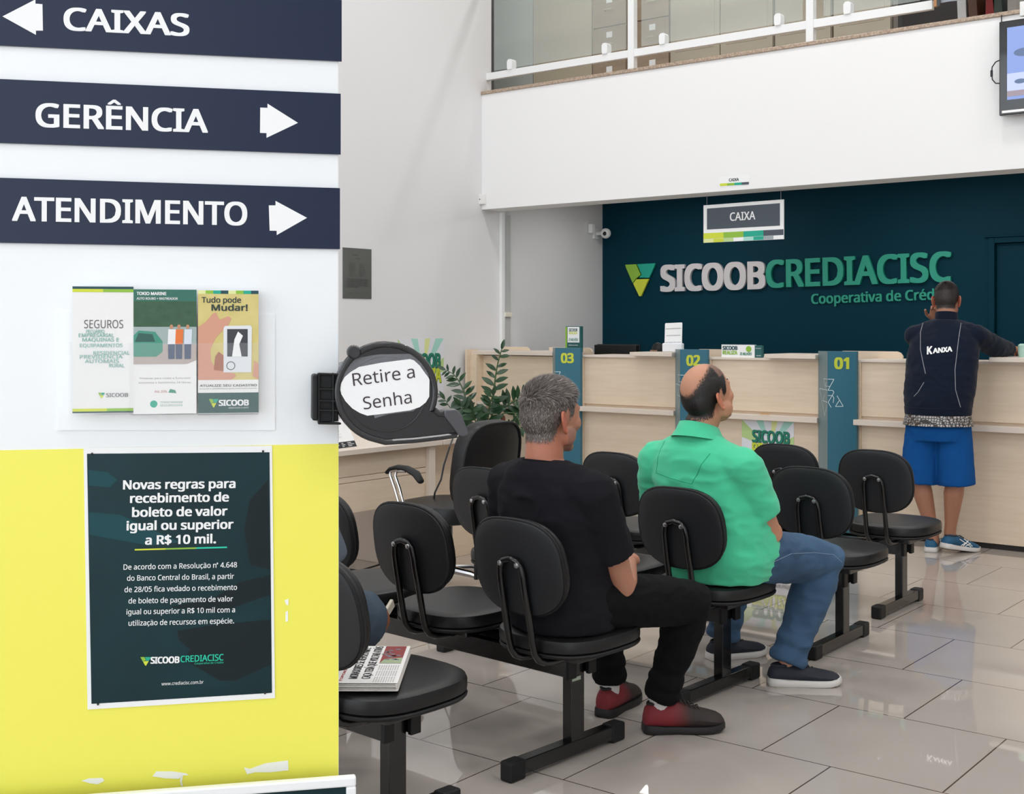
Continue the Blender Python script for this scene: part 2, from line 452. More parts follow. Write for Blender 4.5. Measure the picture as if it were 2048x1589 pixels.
for k, (u0, u1) in enumerate(((1186, 1252), (1272, 1338))):
    t, w = cup('filing_cabinet', ['brown filing cabinet upstairs left of the first railing post', 'brown filing cabinet upstairs right of the first railing post'][k], 'filing cabinet', u0, u1, brown, group='brown filing cabinets upstairs')
    for j in range(5):
        z = .02 + j * .30
        d_ = G().bb((-w / 2 + .004, 0, z), (w / 2 - .004, .02, z + .29)).build('drawer', brown, t, smooth=False, bevel=.002)
        G().tube([(-.04, 0, z + .14), (-.035, -.025, z + .14), (.035, -.025, z + .14), (.04, 0, z + .14)], .006).build('handle', beige, d_)
        G().bb((-.03, -.002, z + .20), (.03, 0, z + .25)).build('label_holder', PAPER, d_, smooth=False)
for k, (u0, u1) in enumerate(((1340, 1546), (1549, 1662), (1666, 1782))):
    t, w = cup('cupboard', ['wide beige cupboard upstairs right of the file drawers', 'narrow beige cupboard upstairs behind the second railing post', 'beige cupboard upstairs beside the grey panel'][k], 'cupboard', u0, u1, beige2)
    n = 2 if k == 0 else 1
    for j in range(n):
        x0 = -w / 2 + j * w / n
        d_ = G().bb((x0 + .004, 0, .05), (x0 + w / n - .004, .02, 2.09)).build('door', beige2, t, smooth=False, bevel=.002)
        G().bb((x0 + .05, -.004, .30), (x0 + w / n - .05, .0, 2.0)).build('door_panel', beige2, d_, smooth=False, bevel=.002)
t, w = cup('partition_panel', 'dark grey brown panel upstairs at the end of the cupboards', 'panel', 1784, 1852, mat('grey brown panel', '#7c736b', .5), d=.06)
# desk, chair and files to the right upstairs
t = thing('office_desk', 'dark desk upstairs seen under the white banner', 'desk', loc=(-2.70, 9.2, 3.385))
G().bb((-.75, -.3, .70), (.75, .3, .73)).build('tabletop', mat('dark desk top', '#2a2826', .4), t, smooth=False, bevel=.003)
G().bb((-.72, -.28, .02), (.05, -.26, .70)).build('front_panel', mat('dark modesty panel', '#26211f', .6), t, smooth=False)
G().bb((-.75, -.28, 0), (-.72, .28, .70)).build('leg', mat('dark desk top'), t, smooth=False)
G().bb((.72, -.28, 0), (.75, .28, .70)).build('leg', mat('dark desk top'), t, smooth=False)
for u, c, lb in ((1938, '#d9d9d8', 'pale grey'), (1962, '#5a3a26', 'brown'), (1990, '#8f1f22', 'red'), (2012, '#3d4a42', 'dark green'), (2035, '#b9b5ae', 'light grey')):
    q = YP(8.85).at(u, 20)
    t = G().bb((-.03, -.13, 0), (.03, .13, .33)).build('ring_binder', mat('binder ' + lb, c, .5), smooth=False, bevel=.003, M=Matrix.Translation((q.x, 8.85, 3.385)) @ Matrix.Rotation(random.uniform(-.1, .1), 4, 'Y'))
    tag(t, lb + ' ring binder standing on the upstairs floor below the banner', 'binder', 'binders upstairs')
# banner hung on the railing
g = G(); rings = []
bn = thing('hanging_banner', 'pale blue white banner in a wooden edge hung on the upstairs railing', 'banner', loc=(0, 8.17, 0))
P0 = YP(8.17)
a = P0.at(1884, 8); bq = P0.at(1878, 0); e = P0.at(2070, 0)
g = G(); n = 24; vs = []; fs = []
for i in range(n + 1):
    x = a.x + (e.x + .5 - a.x) * i / n
    for j, z in enumerate((a.z + .004 * math.sin(i * 1.3), a.z + .8)):
        vs.append((x, -.03 + .012 * math.sin(i * .9) * (1 - j), z))
for i in range(n): fs.append((2 * i, 2 * i + 2, 2 * i + 3, 2 * i + 1))
o = g.add(vs, fs).build('banner_cloth', mat('banner cloth', '#cfd5e2', .7), bn)
so = o.modifiers.new('s', 'SOLIDIFY'); so.thickness = .002
G().bb((bq.x - .02, -.045, a.z - .02), (bq.x + .0, -.015, a.z + .8)).build('wooden_edge', mat('orange wood edge', '#a8794f', .5), bn, smooth=False)
G().bb((bq.x, -.043, a.z - .02), (bq.x + .02, -.017, a.z + .8)).build('dark_edge', mat('dark strip', '#3b3d42', .5), bn, smooth=False)

# ------------------------------------------------------------------ television on the parapet
P = YP(8.08); s = Sheet(P, 1998, 232)
t = thing('television', 'wall mounted black flat television at the right end of the parapet', 'television', M=s.M)
W, H = 1.02, .595
g = G().bb((0, 0, -.05), (W, H, 0)); g.build('casing', mat('piano black', '#15171b', .08, coat=.5), t, smooth=False, bevel=.006)
g = G().bb((.018, .012, .0), (W - .018, .03, .006)); g.build('chrome_strip', mat('pearl strip', '#e8e4e2', .2, .4), t, smooth=False, bevel=.003)
scm = mat('lit screen blue', '#7f95cf', .3, emit=('#8ea4dc', .22))
g = G().use(scm).flat([(.05, .095), (W - .05, .095), (W - .05, H - .045), (.05, H - .045)], .001)
g.use(mat('lit screen lilac', '#b9c4ea', .3, emit=('#aebbe8', .25))).flat([(.05, .15), (W - .05, .15), (W - .05, .26), (.05, .26)], .0015)
g.use(mat('screen band', '#9a8d99', .3, emit=('#9a8d99', .15))).flat([(.05, .115), (W - .05, .115), (W - .05, .150), (.05, .150)], .0016)
for x, y, rx, ry in ((.155, .385, .065, .026), (.42, .385, .07, .028), (.13, .205, .035, .015), (.35, .21, .05, .02)):
    g.use(mat('screen oval', '#5f7398', .3, emit=('#5f7398', .1))).flat([(x + rx * math.cos(k * .314), y + ry * math.sin(k * .314)) for k in range(20)], .002)
g.build('screen', None, t, smooth=False)
G().tube([(0, .36, -.03), (-.03, .35, -.03), (-.052, .32, -.03), (-.055, .28, -.03), (-.05, .24, -.03), (-.03, .215, -.03), (0, .21, -.03)], .004).build('side_cable', INK, t)
G().tube([(-.055, .26, -.03), (-.055, .30, -.03)], .008).build('ferrite_bead', INK, t)
G().bb((.3, .1, -.09), (.7, .45, -.05)).build('wall_bracket', BLKM, t, smooth=False)
q = P.at(1905, 0)
g = G().tube([tuple(YP(8.15).at(*c)) for c in ((2003, 30), (2003, 50), (2005, 65), (2007, 80))], .0035)
tag(g.build('television_cable', INK), 'thin black cable running from the sill down to the television', 'cable')
s2 = Sheet(YP(8.17), 2042, 66)
for k in range(2):
    o = G().bb((0, k * .10, 0), (.12, k * .10 + .092, .03)).build('power_socket', mat('socket plastic', '#e9e9e7', .35), smooth=False, bevel=.004, M=s2.M)
    tag(o, ['lower white socket box above the television', 'upper white socket box above the television'][k], 'socket')

# small sign, junction box
s = Sheet(YP(8.17), 1440, 373, .001)
t = thing('counter_sticker', 'small white CAIXA sticker on the lower edge of the parapet', 'sticker', M=s.M)
G().use(PAPER).flat(s.poly([(1438, 375), (1498, 370), (1498, 350), (1438, 354)]), .0005).build('sticker_sheet', None, t, smooth=False)
g = G().use(INK); s.text(g, 'CAIXA', (1458, 363.2), (1478, 361.8), 5.6, .002, .03); g.build('lettering', None, t, smooth=False)
g = G()
for k, m in enumerate((LOGOY, LOGOG, LOGOT, GREY)):
    a_, b_ = 1440 + k * 14.5, 1454.5 + k * 14.5; f_ = lambda u: 372.5 - (u - 1440) * .06
    g.use(m).flat(s.poly([(a_, f_(a_)), (b_, f_(b_)), (b_, f_(b_) - 5), (a_, f_(a_) - 5)]), .002)
g.build('colour_strip', None, t, smooth=False)
s = Sheet(LEFTW, 956, 411)
A = s.p(976, 391)
t = thing('junction_box', 'small white junction box on the wall at the parapet corner', 'junction box', M=Sheet(YP(8.17), 959, 410).M)
G().bb((-.01, 0, .0), (.075, .085, .035)).build('box_body', mat('socket plastic'), t, smooth=False, bevel=.005)
G().lathe([(.005, .035), (.005, .037)], 12, Matrix.Translation((.033, .043, 0))).build('keyhole', INK, t)

# hanging CAIXA sign
s = Sheet(YP(8.3), 1407, 486)
t = thing('hanging_sign', 'white framed CAIXA sign hanging under the parapet over the counter', 'sign', M=s.M)
q = s.p
G().use(PAPER).prism(s.poly([(1407, 486), (1567, 478.5), (1567, 399), (1407, 411)]), -.012, 0).build('board', None, t, smooth=False)
G().use(GREY).flat(s.poly([(1414, 459.5), (1560, 451.5), (1560, 406.5), (1414, 417.5)]), .001).build('dark_field', None, t, smooth=False)
g = G().use(PAPER); s.text(g, 'CAIXA', (1460, 442), (1511, 439), 16, .002, .018); g.build('lettering', None, t, smooth=False)
g = G(); cols = [LOGOY, LOGOG, LOGOT, GREY]
fy = lambda u, v0: v0 - (u - 1407) * .052
for k, m in enumerate(cols):
    a_, b_ = 1407 + k * 40, 1447 + k * 40
    g.use(m).flat(s.poly([(a_, fy(a_, 478.5)), (b_, fy(b_, 478.5)), (b_, fy(b_, 467)), (a_, fy(a_, 467))]), .001)
lt = [mat('pale lime', '#dfe6a0', .5), mat('pale leaf', '#b9d58f', .5), mat('pale aqua', '#a8dccf', .5), mat('pale slate', '#9aa5ac', .5)]
for k in range(8):
    a_, b_ = 1407 + k * 20, 1427 + k * 20
    g.use(lt[k // 2] if k % 2 == 0 else (cols[k // 2] if k % 4 == 1 else PAPER)).flat(s.poly([(a_, fy(a_, 486)), (b_, fy(b_, 486)), (b_, fy(b_, 479)), (a_, fy(a_, 479))]), .001)
g.build('colour_strip', None, t, smooth=False)
for u in (1413, 1561):
    x, y = s.p(u, 410); G().tube([(x, y, -.006), (x, y + .32, -.006)], .0012, 6).build('hanging_wire', STEEL, t)

# wall logo
s = Sheet(TEALW, 1254, 592)
t = thing('wall_logo', 'large raised logo lettering mounted on the dark teal wall', 'logo', M=s.M)
A, B, C_ = s.p(1254, 530), s.p(1314, 527), s.p(1284, 593)
g = G(); f = lambda x, y: (A[0] + (B[0] - A[0]) * x, C_[1] + (A[1] - C_[1]) * y + (B[1] - A[1]) * x * y)
tri_logo(g, f, .012, .035); g.build('triangle_emblem', None, t, smooth=False, bevel=.003)
g = G(); s.text(g, 'SICOOB', (1324, 582), (1534, 576.5), 49, .004, .05, .028); g.build('grey_letters', mat('logo pale grey', '#d6d2d4', .45), t, smooth=False)
g = G(); s.text(g, 'CREDIACISC', (1535, 575), (1906, 562), 52, .004, .035, .028); g.build('green_letters', mat('logo sea green', '#1d9b82', .45), t, smooth=False)
g = G(); s.text(g, 'Cooperativa de Crédito', (1624, 608), (1905, 598), 19, .004, .03, .012); g.build('subtitle_letters', mat('logo sea green'), t, smooth=False)

# cameras, conduit on the left wall
s = Sheet(LEFTW, 1207, 445)
t = thing('dome_camera', 'round white security camera at the wall corner by the teal wall', 'security camera', loc=(-6.8, 9.88, 2.30))
G().bb((0, -.05, -.05), (.02, .05, .05)).build('wall_plate', wm, t, smooth=False, bevel=.004)
G().tube([(0.02, 0, .0), (.10, -.02, 0)], .018).build('arm', wm, t)
G().ell((.14, -.03, -.005), (.05, .05, .05)).build('camera_ball', wm, t)
G().ell((.155, -.073, -.01), (.02, .012, .02)).build('lens', BLKM, t)
q = LEFTW.at(1178, 458)
t = thing('motion_sensor', 'small white tilted motion sensor on the left wall under the camera', 'sensor', loc=tuple(q))
G().box((.03, 0, 0), (.05, .06, .09)).build('sensor_body', wm, t, smooth=False, bevel=.01)
G().tube([(0, 0, .03), (.03, 0, .03)], .008).build('mount', wm, t)
y0, y1 = LEFTW.at(1003, 425).y, LEFTW.at(1011, 425).y
t = thing('cable_conduit', 'white vertical cable trunking down the left wall beside the counter', 'conduit', loc=(-6.8, y0, 0))
G().bb((0, -.03, .0), (.03, .012, 2.40)).build('narrow_duct', wm, t, smooth=False, bevel=.002)
g = G()
for k in range(7): g.bb((0, .022 + k * .012, .0), (.022, .0295 + k * .012, 2.38))
g.bb((0, .02, 0), (.015, .108, 2.38)); g.build('ribbed_duct', mat('grey duct', '#c9cac9', .4), t, smooth=False)
G().bb((.0, .01, 1.49), (.04, .10, 1.53)).build('duct_clip', mat('cream clip', '#e0dccb', .4), t, smooth=False, bevel=.003)

# ------------------------------------------------------------------ plaque and poster on the left wall
s = Sheet(LEFTW, 685, 597)
pq = mat('brushed steel plaque', '#6c6e6a', .32, .3, bump=(60, .05, .001, (1, 1, 30)))
t = thing('wall_plaque', 'dark brushed metal inauguration plaque on the left wall', 'plaque', M=s.M)
B = s.p(742, 597); Tt = s.p(685, 495)
G().bb((0, 0, 0), (B[0], Tt[1], .006)).build('metal_plate', pq, t, smooth=False, bevel=.001)
g = G().use(mat('etched ink', '#3a3c3a', .6)); w_, h_ = B[0], Tt[1]
put_text(g, 'SICOOB', w_ * .32, h_ * .85, w_ * .18, h_ * .02, .0068, .01); put_text(g, 'CREDIACISC', w_ * .42, h_ * .785, w_ * .2, h_ * .02, .0068, .0)
for k in range(12):
    put_text(g, 'Conselheiro Diretor', w_ * .2, h_ * (.69 - k * .022), w_ * random.uniform(.2, .28), h_ * .012, .0068); put_text(g, 'Conselho Fiscal', w_ * .55, h_ * (.69 - k * .022), w_ * random.uniform(.15, .25), h_ * .012, .0068)
for k in range(7): put_text(g, 'em homenagem aos cooperados e fundadores', w_ * .13, h_ * (.38 - k * .026), w_ * (.75 if k < 6 else .4), h_ * .014, .0068, .01)
for k in range(3): put_text(g, 'Presidente', w_ * (.17 + k * .28), h_ * .10, w_ * .15, h_ * .013, .0068)
g.build('engraved_lettering', None, t, smooth=False)


def realiza_poster(s, x0, y0, W, H, t, kind):
    """campaign poster: local rect x0,y0 size W,H"""
    G().bb((x0, y0, 0), (x0 + W, y0 + H, .002)).build('sheet', mat('poster white', '#e4e6ee', .4), t, smooth=False)
    g = G(); rays = [((0, 1), (0, .78), lt[1]), ((.0, .62), (0, .50), lt[2]), ((.28, 1), (.42, 1), lt[2]), ((.58, 1), (.70, 1), lt[0]), ((.82, 1), (1, 1), lt[2]), ((1, .82), (1, .68), lt[1])]
    c = (.55, .66)
    for a_, b_, m in rays:
        k = .55; p = lambda q: (x0 + W * q[0], y0 + H * q[1])
        ic = lambda q: (q[0] + (c[0] - q[0]) * k, q[1] + (c[1] - q[1]) * k)
        g.use(m).flat([p(a_), p(b_), p(ic(b_)), p(ic(a_))], .0026)
    g.build('ray_print', None, t, smooth=False)
    g = G().use(LOGOD); hh = W * .2
    put_text(g, 'SICOOB', x0 + W * .2 + W * .012, y0 + H * .73 - W * .012, W * .72, hh, .0030, .06)
    g.use(mat('poster deep green', '#1f8067', .4)); put_text(g, 'SICOOB', x0 + W * .2, y0 + H * .73, W * .72, hh, .0034, .05)
    g.use(mat('olive shade', '#6e8f1f', .4)); put_text(g, 'REALIZA', x0 + W * .2 + W * .012, y0 + H * .73 - hh * 1.12 - W * .012, W * .74, hh, .0030, .06)
    g.use(LOGOY); put_text(g, 'REALIZA', x0 + W * .2, y0 + H * .73 - hh * 1.12, W * .74, hh, .0034, .05)
    if kind == 0:
        g.use(INK); put_text(g, 'Realize seus sonhos.', x0 + W * .12, y0 + H * .44, W * .84, W * .075, .0034, .02)
        g.use(LOGOT); put_text(g, '25 MILHÕES', x0 + W * .25, y0 + H * .2, W * .7, W * .10, .0034, .05)
        g.use(LOGOG).flat([(x0, y0), (x0 + W, y0), (x0 + W, y0 + H * .13), (x0, y0 + H * .13)], .0034)
    else:
        g.use(INK)
        for k, (tx_, ww) in enumerate((('Mais um associado', .84), ('foi sorteado', .6), ('nesta cooperativa', .72))): put_text(g, tx_, x0 + W * .12, y0 + H * (.43 - k * .09), W * ww, W * .07, .0034, .02 if k != 1 else .04)
    g.build('print', None, t, smooth=False)


s = Sheet(LEFTW, 795, 897)
t = thing('campaign_poster', 'SICOOB REALIZA poster on the left wall behind the ticket dispenser', 'poster', M=s.M)
B = s.p(887, 897); Tt = s.p(795, 678)
realiza_poster(s, 0, 0, B[0], Tt[1], t, 0)
# ================================================================== teller counter
def XY(u, y): return YP(y).at(u, 700).x


KICK = mat('dark plinth', '#1b1713', .5)
def counter_unit(x0, x1, label, full_top, slab_from=None):
    t = thing('teller_counter', label, 'counter', loc=(x0, 8.0, 0), group='teller counter units')
    w = x1 - x0
    G().bb((0, .06, .03), (w, .50, 1.165)).build('cabinet_body', WOOD, t, smooth=False)
    G().bb((.0, .02, .035), (.035, .06, 1.165)).build('stile', WOODY, t, smooth=False, bevel=.002)
    G().bb((w - .02, .02, .035), (w, .06, 1.165)).build('stile', WOODY, t, smooth=False, bevel=.002)
    G().bb((.035, .04, .80), (w - .02, .06, 1.165)).build('upper_panel', WOOD, t, smooth=False, bevel=.002)
    G().bb((.035, .035, .035), (w - .02, .06, .75)).build('lower_panel', WOOD, t, smooth=False, bevel=.002)
    G().bb((0, -.045, .744), (w, .06, .782)).build('ledge', WOODE, t, smooth=False, bevel=.003)
    G().bb((0, .045, 0), (w, .50, .03)).build('plinth', KICK, t, smooth=False)
    if full_top: G().bb((0, -.03, 1.172), (w, .50, 1.203)).build('countertop', WOODE, t, smooth=False, bevel=.003)
    else:
        G().bb((0, .02, 1.165), (w, .50, 1.182)).build('countertop', WOODE, t, smooth=False, bevel=.003)
        if slab_from is not None: G().bb((slab_from - x0, -.07, 1.183), (w, .35, 1.213)).build('writing_shelf', WOODE, t, smooth=False, bevel=.003)
    return t


xs = {k: XY(k, 7.98) for k in (943, 1108, 1160, 1352, 1415, 1638, 1713)}
c0 = counter_unit(-6.765, XY(1112, 8.02), 'pale wood counter unit at the left wall behind the plant', True)
G().bb((0.0, -.09, 0), (.022, .06, 1.215)).build('end_panel', WOODY, c0, smooth=False, bevel=.002)
G().bb((.022, -.05, 0), (.09, .06, 1.172)).build('side_stile', WOODY, c0, smooth=False, bevel=.002)
counter_unit(XY(1158, 8.02), XY(1356, 8.02), 'pale wood counter unit between pillars 03 and 02', False, XY(1259, 7.93))
counter_unit(XY(1413, 8.02), XY(1642, 8.02), 'pale wood counter unit between pillars 02 and 01', False, XY(1528, 7.93))
counter_unit(XY(1711, 8.02), XY(1711, 8.02) + 2.9, 'long pale wood counter unit right of pillar 01 where a man leans', False, XY(1978, 7.93))
# rounded screens just behind the counter
for u, lb in ((1020, 'low rounded wooden screen behind the leftmost counter unit'), (1142, 'low rounded wooden screen left of the black monitor on the counter'), (1450, 'low rounded wooden screen behind the landscape leaflet display'), (1745, 'low rounded wooden screen beside the leaning man jacket')):
    x = XY(u, 8.42)
    g = G().prism([(-.22, 1.15), (.22, 1.15), (.22, 1.20), (.205, 1.222), (.18, 1.232), (-.22, 1.232)], -.01, .01, Matrix(((1, 0, 0, 0), (0, 0, 1, 0), (0, 1, 0, 0), (0, 0, 0, 1))))
    o = g.build('divider_screen', WOOD, smooth=False, bevel=.002, M=Matrix.Translation((x, 8.42, 0))); tag(o, lb, 'divider')

# number pillars: slim three-sided posts
PT = mat('pillar petrol blue', '#2f6a7e', .45); PG = mat('pillar grey side', '#6f878c', .4)
PLN_ = mat('pillar white line', '#c9dde2', .5); NUM = mat('number lime', '#c6d23e', .45)
for num, u0, u1, u2, vt in (('03', 1106, 1110.5, 1160.5, 698.5), ('02', 1351, 1360.5, 1414.5, 700), ('01', 1637, 1655.5, 1713, 705)):
    pa = YP(7.995).at(u0, vt); pb = YP(7.84).at(u1, vt); pc = YP(7.97).at(u2, vt)
    ztop = 1.238
    t = thing('number_pillar', 'petrol blue pillar numbered %s standing in front of the counter' % num, 'pillar', loc=(pb.x, pb.y, 0), group='number pillars')
    A = (pa.x - pb.x, pa.y - pb.y); C3 = (pc.x - pb.x, pc.y - pb.y)
    G().prism([A, (0, 0), C3, (C3[0], .16), (A[0], .155)], 0, ztop).build('pillar_body', PT, t, smooth=False)
    xa = Vector((C3[0], C3[1], 0)).normalized(); W = math.hypot(*C3)
    pl = Plane((pb.x, pb.y, 0), xa); loc = Matrix.Translation((-pb.x, -pb.y, 0)) @ pl.M(Vector((pb.x, pb.y, 0)))
    xb = Vector((-A[0], -A[1], 0)).normalized(); W2 = math.hypot(*A)
    pl2 = Plane((pa.x, pa.y, 0), xb); loc2 = Matrix.Translation((-pb.x, -pb.y, 0)) @ pl2.M(Vector((pa.x, pa.y, 0)))
    G().bb((0, 0, .001), (W2, ztop, .002), loc2).build('grey_side', PG, t, smooth=False)
    g = G().use(NUM); put_text(g, num, W * .22, ztop - .115, W * .52, .072, .002, .05, M=loc); g.build('number', None, t, smooth=False)
    # white line drawing of triangles
    g = G().use(PLN_)
    def seg(a, b, m, w=.0022):
        dx, dy = b[0] - a[0], b[1] - a[1]; l = math.hypot(dx, dy); nx, ny = -dy / l * w, dx / l * w
        g.flat([(a[0] + nx, a[1] + ny), (a[0] - nx, a[1] - ny), (b[0] - nx, b[1] - ny), (b[0] + nx, b[1] + ny)], .0025, m)
    zz = lambda py: ztop - (py - 40) / 8.0 * .00331 * 1.0
    fx = lambda px: (px - 272) / (740 - 272) * W
    gx = lambda px: (px - 132) / (272 - 132) * W2
    for a_, b_ in (((272, 488), (370, 490)), ((370, 490), (275, 665)), ((272, 604), (312, 606)), ((272, 668), (350, 670)), ((350, 670), (372, 700)), ((372, 700), (276, 860)), ((276, 860), (325, 945)), ((272, 752), (345, 752)), ((420, 756), (522, 928)), ((522, 928), (395, 930)), ((395, 930), (455, 835)), ((345, 752), (370, 790)), ((370, 790), (357, 870))):
        seg((fx(a_[0]), zz(a_[1])), (fx(b_[0]), zz(b_[1])), loc)
    for a_, b_ in (((215, 488), (272, 488)), ((215, 488), (245, 650)), ((245, 604), (272, 604)), ((155, 658), (272, 668)), ((155, 658), (230, 1090)), ((230, 1090), (270, 900)), ((205, 850), (272, 862)), ((230, 740), (205, 850)), ((255, 540), (240, 600))):
        seg((gx(a_[0]), zz(a_[1])), (gx(b_[0]), zz(b_[1])), loc2)
    g.build('line_drawing', None, t, smooth=False)

# things on the counter
s = Sheet(YP(8.05), 1130, 700)
def stand_on(u, y, z): p = YP(y).at(u, 700); return (p.x, y, z)
x, y, z = stand_on(1148, 8.15, 1.203)
t = thing('leaflet_holder', 'dark green leaflet holder with a small promotional card beside pillar 03', 'leaflet holder', loc=(x, y, z))
G().bb((-.075, -.01, 0), (.075, .02, .205)).build('card_back', mat('leaflet dark green', '#1f5a5a', .45), t, smooth=False, bevel=.001)
G().bb((-.078, -.011, 0), (-.062, .0, .2)).build('green_edge', LOGOG, t, smooth=False)
m_ = Matrix(((1, 0, 0, 0), (0, 0, -1, -.0115), (0, 1, 0, 0), (0, 0, 0, 1)))
def fl(g, poly, zz, m): g.flat(poly, zz, m)
g = G().use(PAPER).flat([(-.055, .075), (.062, .075), (.062, .2), (-.055, .2)], .001, m_)
g.use(LOGOD); put_text(g, 'SICOOB', -.042, .165, .085, .022, .002, .04, M=m_); g.use(LOGOY); put_text(g, 'REALIZA', -.042, .142, .085, .02, .002, .04, M=m_)
g.use(mat('poster deep green')); put_text(g, '25 MILHÕES', -.042, .088, .09, .02, .002, .03, M=m_); g.use(PAPER); put_text(g, 'Realize seus sonhos', -.042, .05, .09, .008, .002, .02, M=m_)
g.build('printed_card', None, t, smooth=False)
x, y, z = stand_on(1232, 8.56, 1.17)
t = thing('computer_monitor', 'black monitor seen from behind above the counter between 03 and 02', 'monitor', loc=(x, y, z))
G().bb((-.205, -.02, -.12), (.205, .03, .085)).build('monitor_shell', BLK, t, smooth=False, bevel=.006)
G().bb((-.21, .03, -.25), (.21, .045, .09)).build('screen_bezel', BLK, t, smooth=False, bevel=.004)
x, y, z = stand_on(1345, 8.06, 1.213)
t = thing('acrylic_sign_holder', 'white CAIXA INDISPONÍVEL notice in an acrylic stand beside pillar 02', 'sign holder', loc=(x, y, z))
ac = mat('milky acrylic', '#e9ecf0', .25)
G().bb((-.085, -.012, 0), (.085, .03, .068)).build('acrylic_base', ac, t, smooth=False, bevel=.008)
mm = Matrix.Translation((0, .006, 0)) @ Matrix.Rotation(math.radians(-6), 4, 'X') @ Matrix.Rotation(math.radians(-2), 4, 'Y') @ Matrix(((1, 0, 0, 0), (0, 0, -1, 0), (0, 1, 0, 0), (0, 0, 0, 1)))
g = G().use(PAPER).prism([(-.075, .02), (.075, .02), (.075, .215), (.07, .222), (-.07, .222), (-.075, .215)], -.002, 0, mm)
g.build('notice_sheet', None, t, smooth=False)
g = G().use(mat('grey ink', '#6a6c70', .6))
for k, tx_ in enumerate(('CAIXA INDISPONÍVEL', 'FAVOR DIRIGIR-SE', 'AO CAIXA AO LADO')): put_text(g, tx_, -.068 + .008 * (k == 1), .175 - k * .052, .136 - .016 * (k == 1), .007, .001, .015, M=mm)
g.build('lettering', None, t, smooth=False)
x, y, z = stand_on(1309, 8.25, 1.182)
t = thing('counter_device', 'black device with a brown band behind the white notice stand', 'office device', loc=(x, y, z))
g = G(); g.loft([[(a * (.06 - .0 * k) + .02 * k * .5, b, .0 + k * .028) for a, b in ((-1, -.03), (1, -.03), (1, .03), (-1, .03))] for k in (0, 1)]); g.build('device_base', BLK, t, smooth=False, bevel=.01)
G().ell((.03, 0, .05), (.05, .035, .05)).build('device_top', BLK, t)
G().bb((-.02, -.036, .032), (.045, .03, .042)).build('brown_band', mat('brown band', '#8a6652', .5), t, smooth=False, bevel=.003)
x, y, z = stand_on(1480, 8.06, 1.182)
t = thing('leaflet_display', 'landscape SICOOB REALIZA leaflet display standing on the counter between 02 and 01', 'leaflet display', loc=(x, y, z))
G().bb((-.15, -.0, 0), (.115, .03, .092)).build('leaflet_block', PAPER, t, smooth=False)
G().bb((.0, .008, 0), (.17, .035, .088)).build('green_folder', mat('leaflet dark green'), t, smooth=False)
m_ = Matrix(((1, 0, 0, 0), (0, 0, -1, -.001), (0, 1, 0, 0), (0, 0, 0, 1)))
g = G().use(LOGOD); put_text(g, 'SICOOB', -.14, .055, .12, .026, .001, .05, M=m_); g.use(LOGOG); put_text(g, 'REALIZA', -.14, .022, .12, .026, .001, .05, M=m_)
g.use(mat('poster deep green')); put_text(g, '25 MILHÕES', .0, .018, .095, .018, .001, .04, M=m_)
g.use(LOGOG).flat([(.07 + .022 * math.cos(k * .4), .062 + .022 * math.sin(k * .4)) for k in range(16)], .0008, m_)
g.use(PAPER); put_text(g, 'SICOOB', .128, .012, .034, .006, -.0065, .02, M=m_); put_text(g, 'Poupança', .122, .065, .04, .006, -.0065, .02, M=m_)
g.build('print', None, t, smooth=False)
x, y, z = stand_on(2047, 8.05, 1.213)
o = G().lathe([(.028, 0), (.032, .03), (.033, .075), (.02, .085)], 20).build('mint_cup', mat('mint plastic', '#a9cdbd', .4), M=Matrix.Translation((x, y, z))); tag(o, 'pale mint plastic cup on the counter by the leaning man hand', 'cup')

# poster on the counter front between 02 and 01
s = Sheet(YP(8.034), 1484, 990)
t = thing('campaign_poster', 'SICOOB REALIZA poster taped to the counter front left of pillar 01', 'poster', M=Sheet(YP(8.034), 1484, 990, .0).M)
B = s.p(1588, 990); Tt = s.p(1484, 839)
realiza_poster(s, 0, Tt[1] - B[0] * 1.42, B[0], B[0] * 1.42, t, 1)
o = G().bb((0, 0, 0), (.07, .004, .01)).build('tape_strip', mat('beige tape', '#c89d6e', .5), smooth=False, M=Matrix.Translation(YP(7.950).at(1520, 829))); tag(o, 'small tan strip of tape on the counter ledge above the poster', 'tape')

# ================================================================== manager's desk, left
DX = -4.80
t = thing('office_desk', 'long pale wood manager desk at the left behind the waiting chairs', 'desk', loc=(DX, 3.7, 0))
yE = Plane((DX, 0, 0), (0, 1, 0)).at(878, 900).y - 3.7
G().bb((-.80, -.1, .72), (.03, yE, .75)).build('desktop', WOODE, t, smooth=False, bevel=.003)
for z0, z1 in ((.40, .562), (.566, .594), (.598, .72)): G().bb((-.05, 0, z0), (-.03, yE - .08, z1)).build('front_panel', WOODY, t, smooth=False, bevel=.0015)
G().bb((-.78, yE - .08, 0), (.0, yE - .03, .72)).build('leg_panel', WOODE, t, smooth=False, bevel=.003)
G().bb((-.78, 0, 0), (.0, .04, .72)).build('leg_panel', WOODE, t, smooth=False, bevel=.003)
q = onz(755, 1100)
t = thing('drawer_unit', 'low wooden drawer pedestal on the floor behind the desk', 'drawer unit', loc=(q.x - .1, q.y + .02, 0))
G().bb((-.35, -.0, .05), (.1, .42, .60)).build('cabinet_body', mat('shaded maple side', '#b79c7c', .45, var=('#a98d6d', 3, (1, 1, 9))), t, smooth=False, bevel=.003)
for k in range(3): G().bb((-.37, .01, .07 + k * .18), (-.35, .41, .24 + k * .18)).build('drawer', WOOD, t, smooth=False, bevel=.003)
for a in (-.32, .07):
    for b2 in (.03, .38): G().tube([(a, b2, 0), (a, b2, .05)], .02).build('caster', BLKM, t)
t = thing('side_table', 'pale wood side table joined to the far end of the manager desk', 'table', loc=(DX, 3.7 + yE + .01, 0))
G().bb((-.9, 0, .72), (.03, .62, .75)).build('tabletop', WOODE, t, smooth=False, bevel=.003)
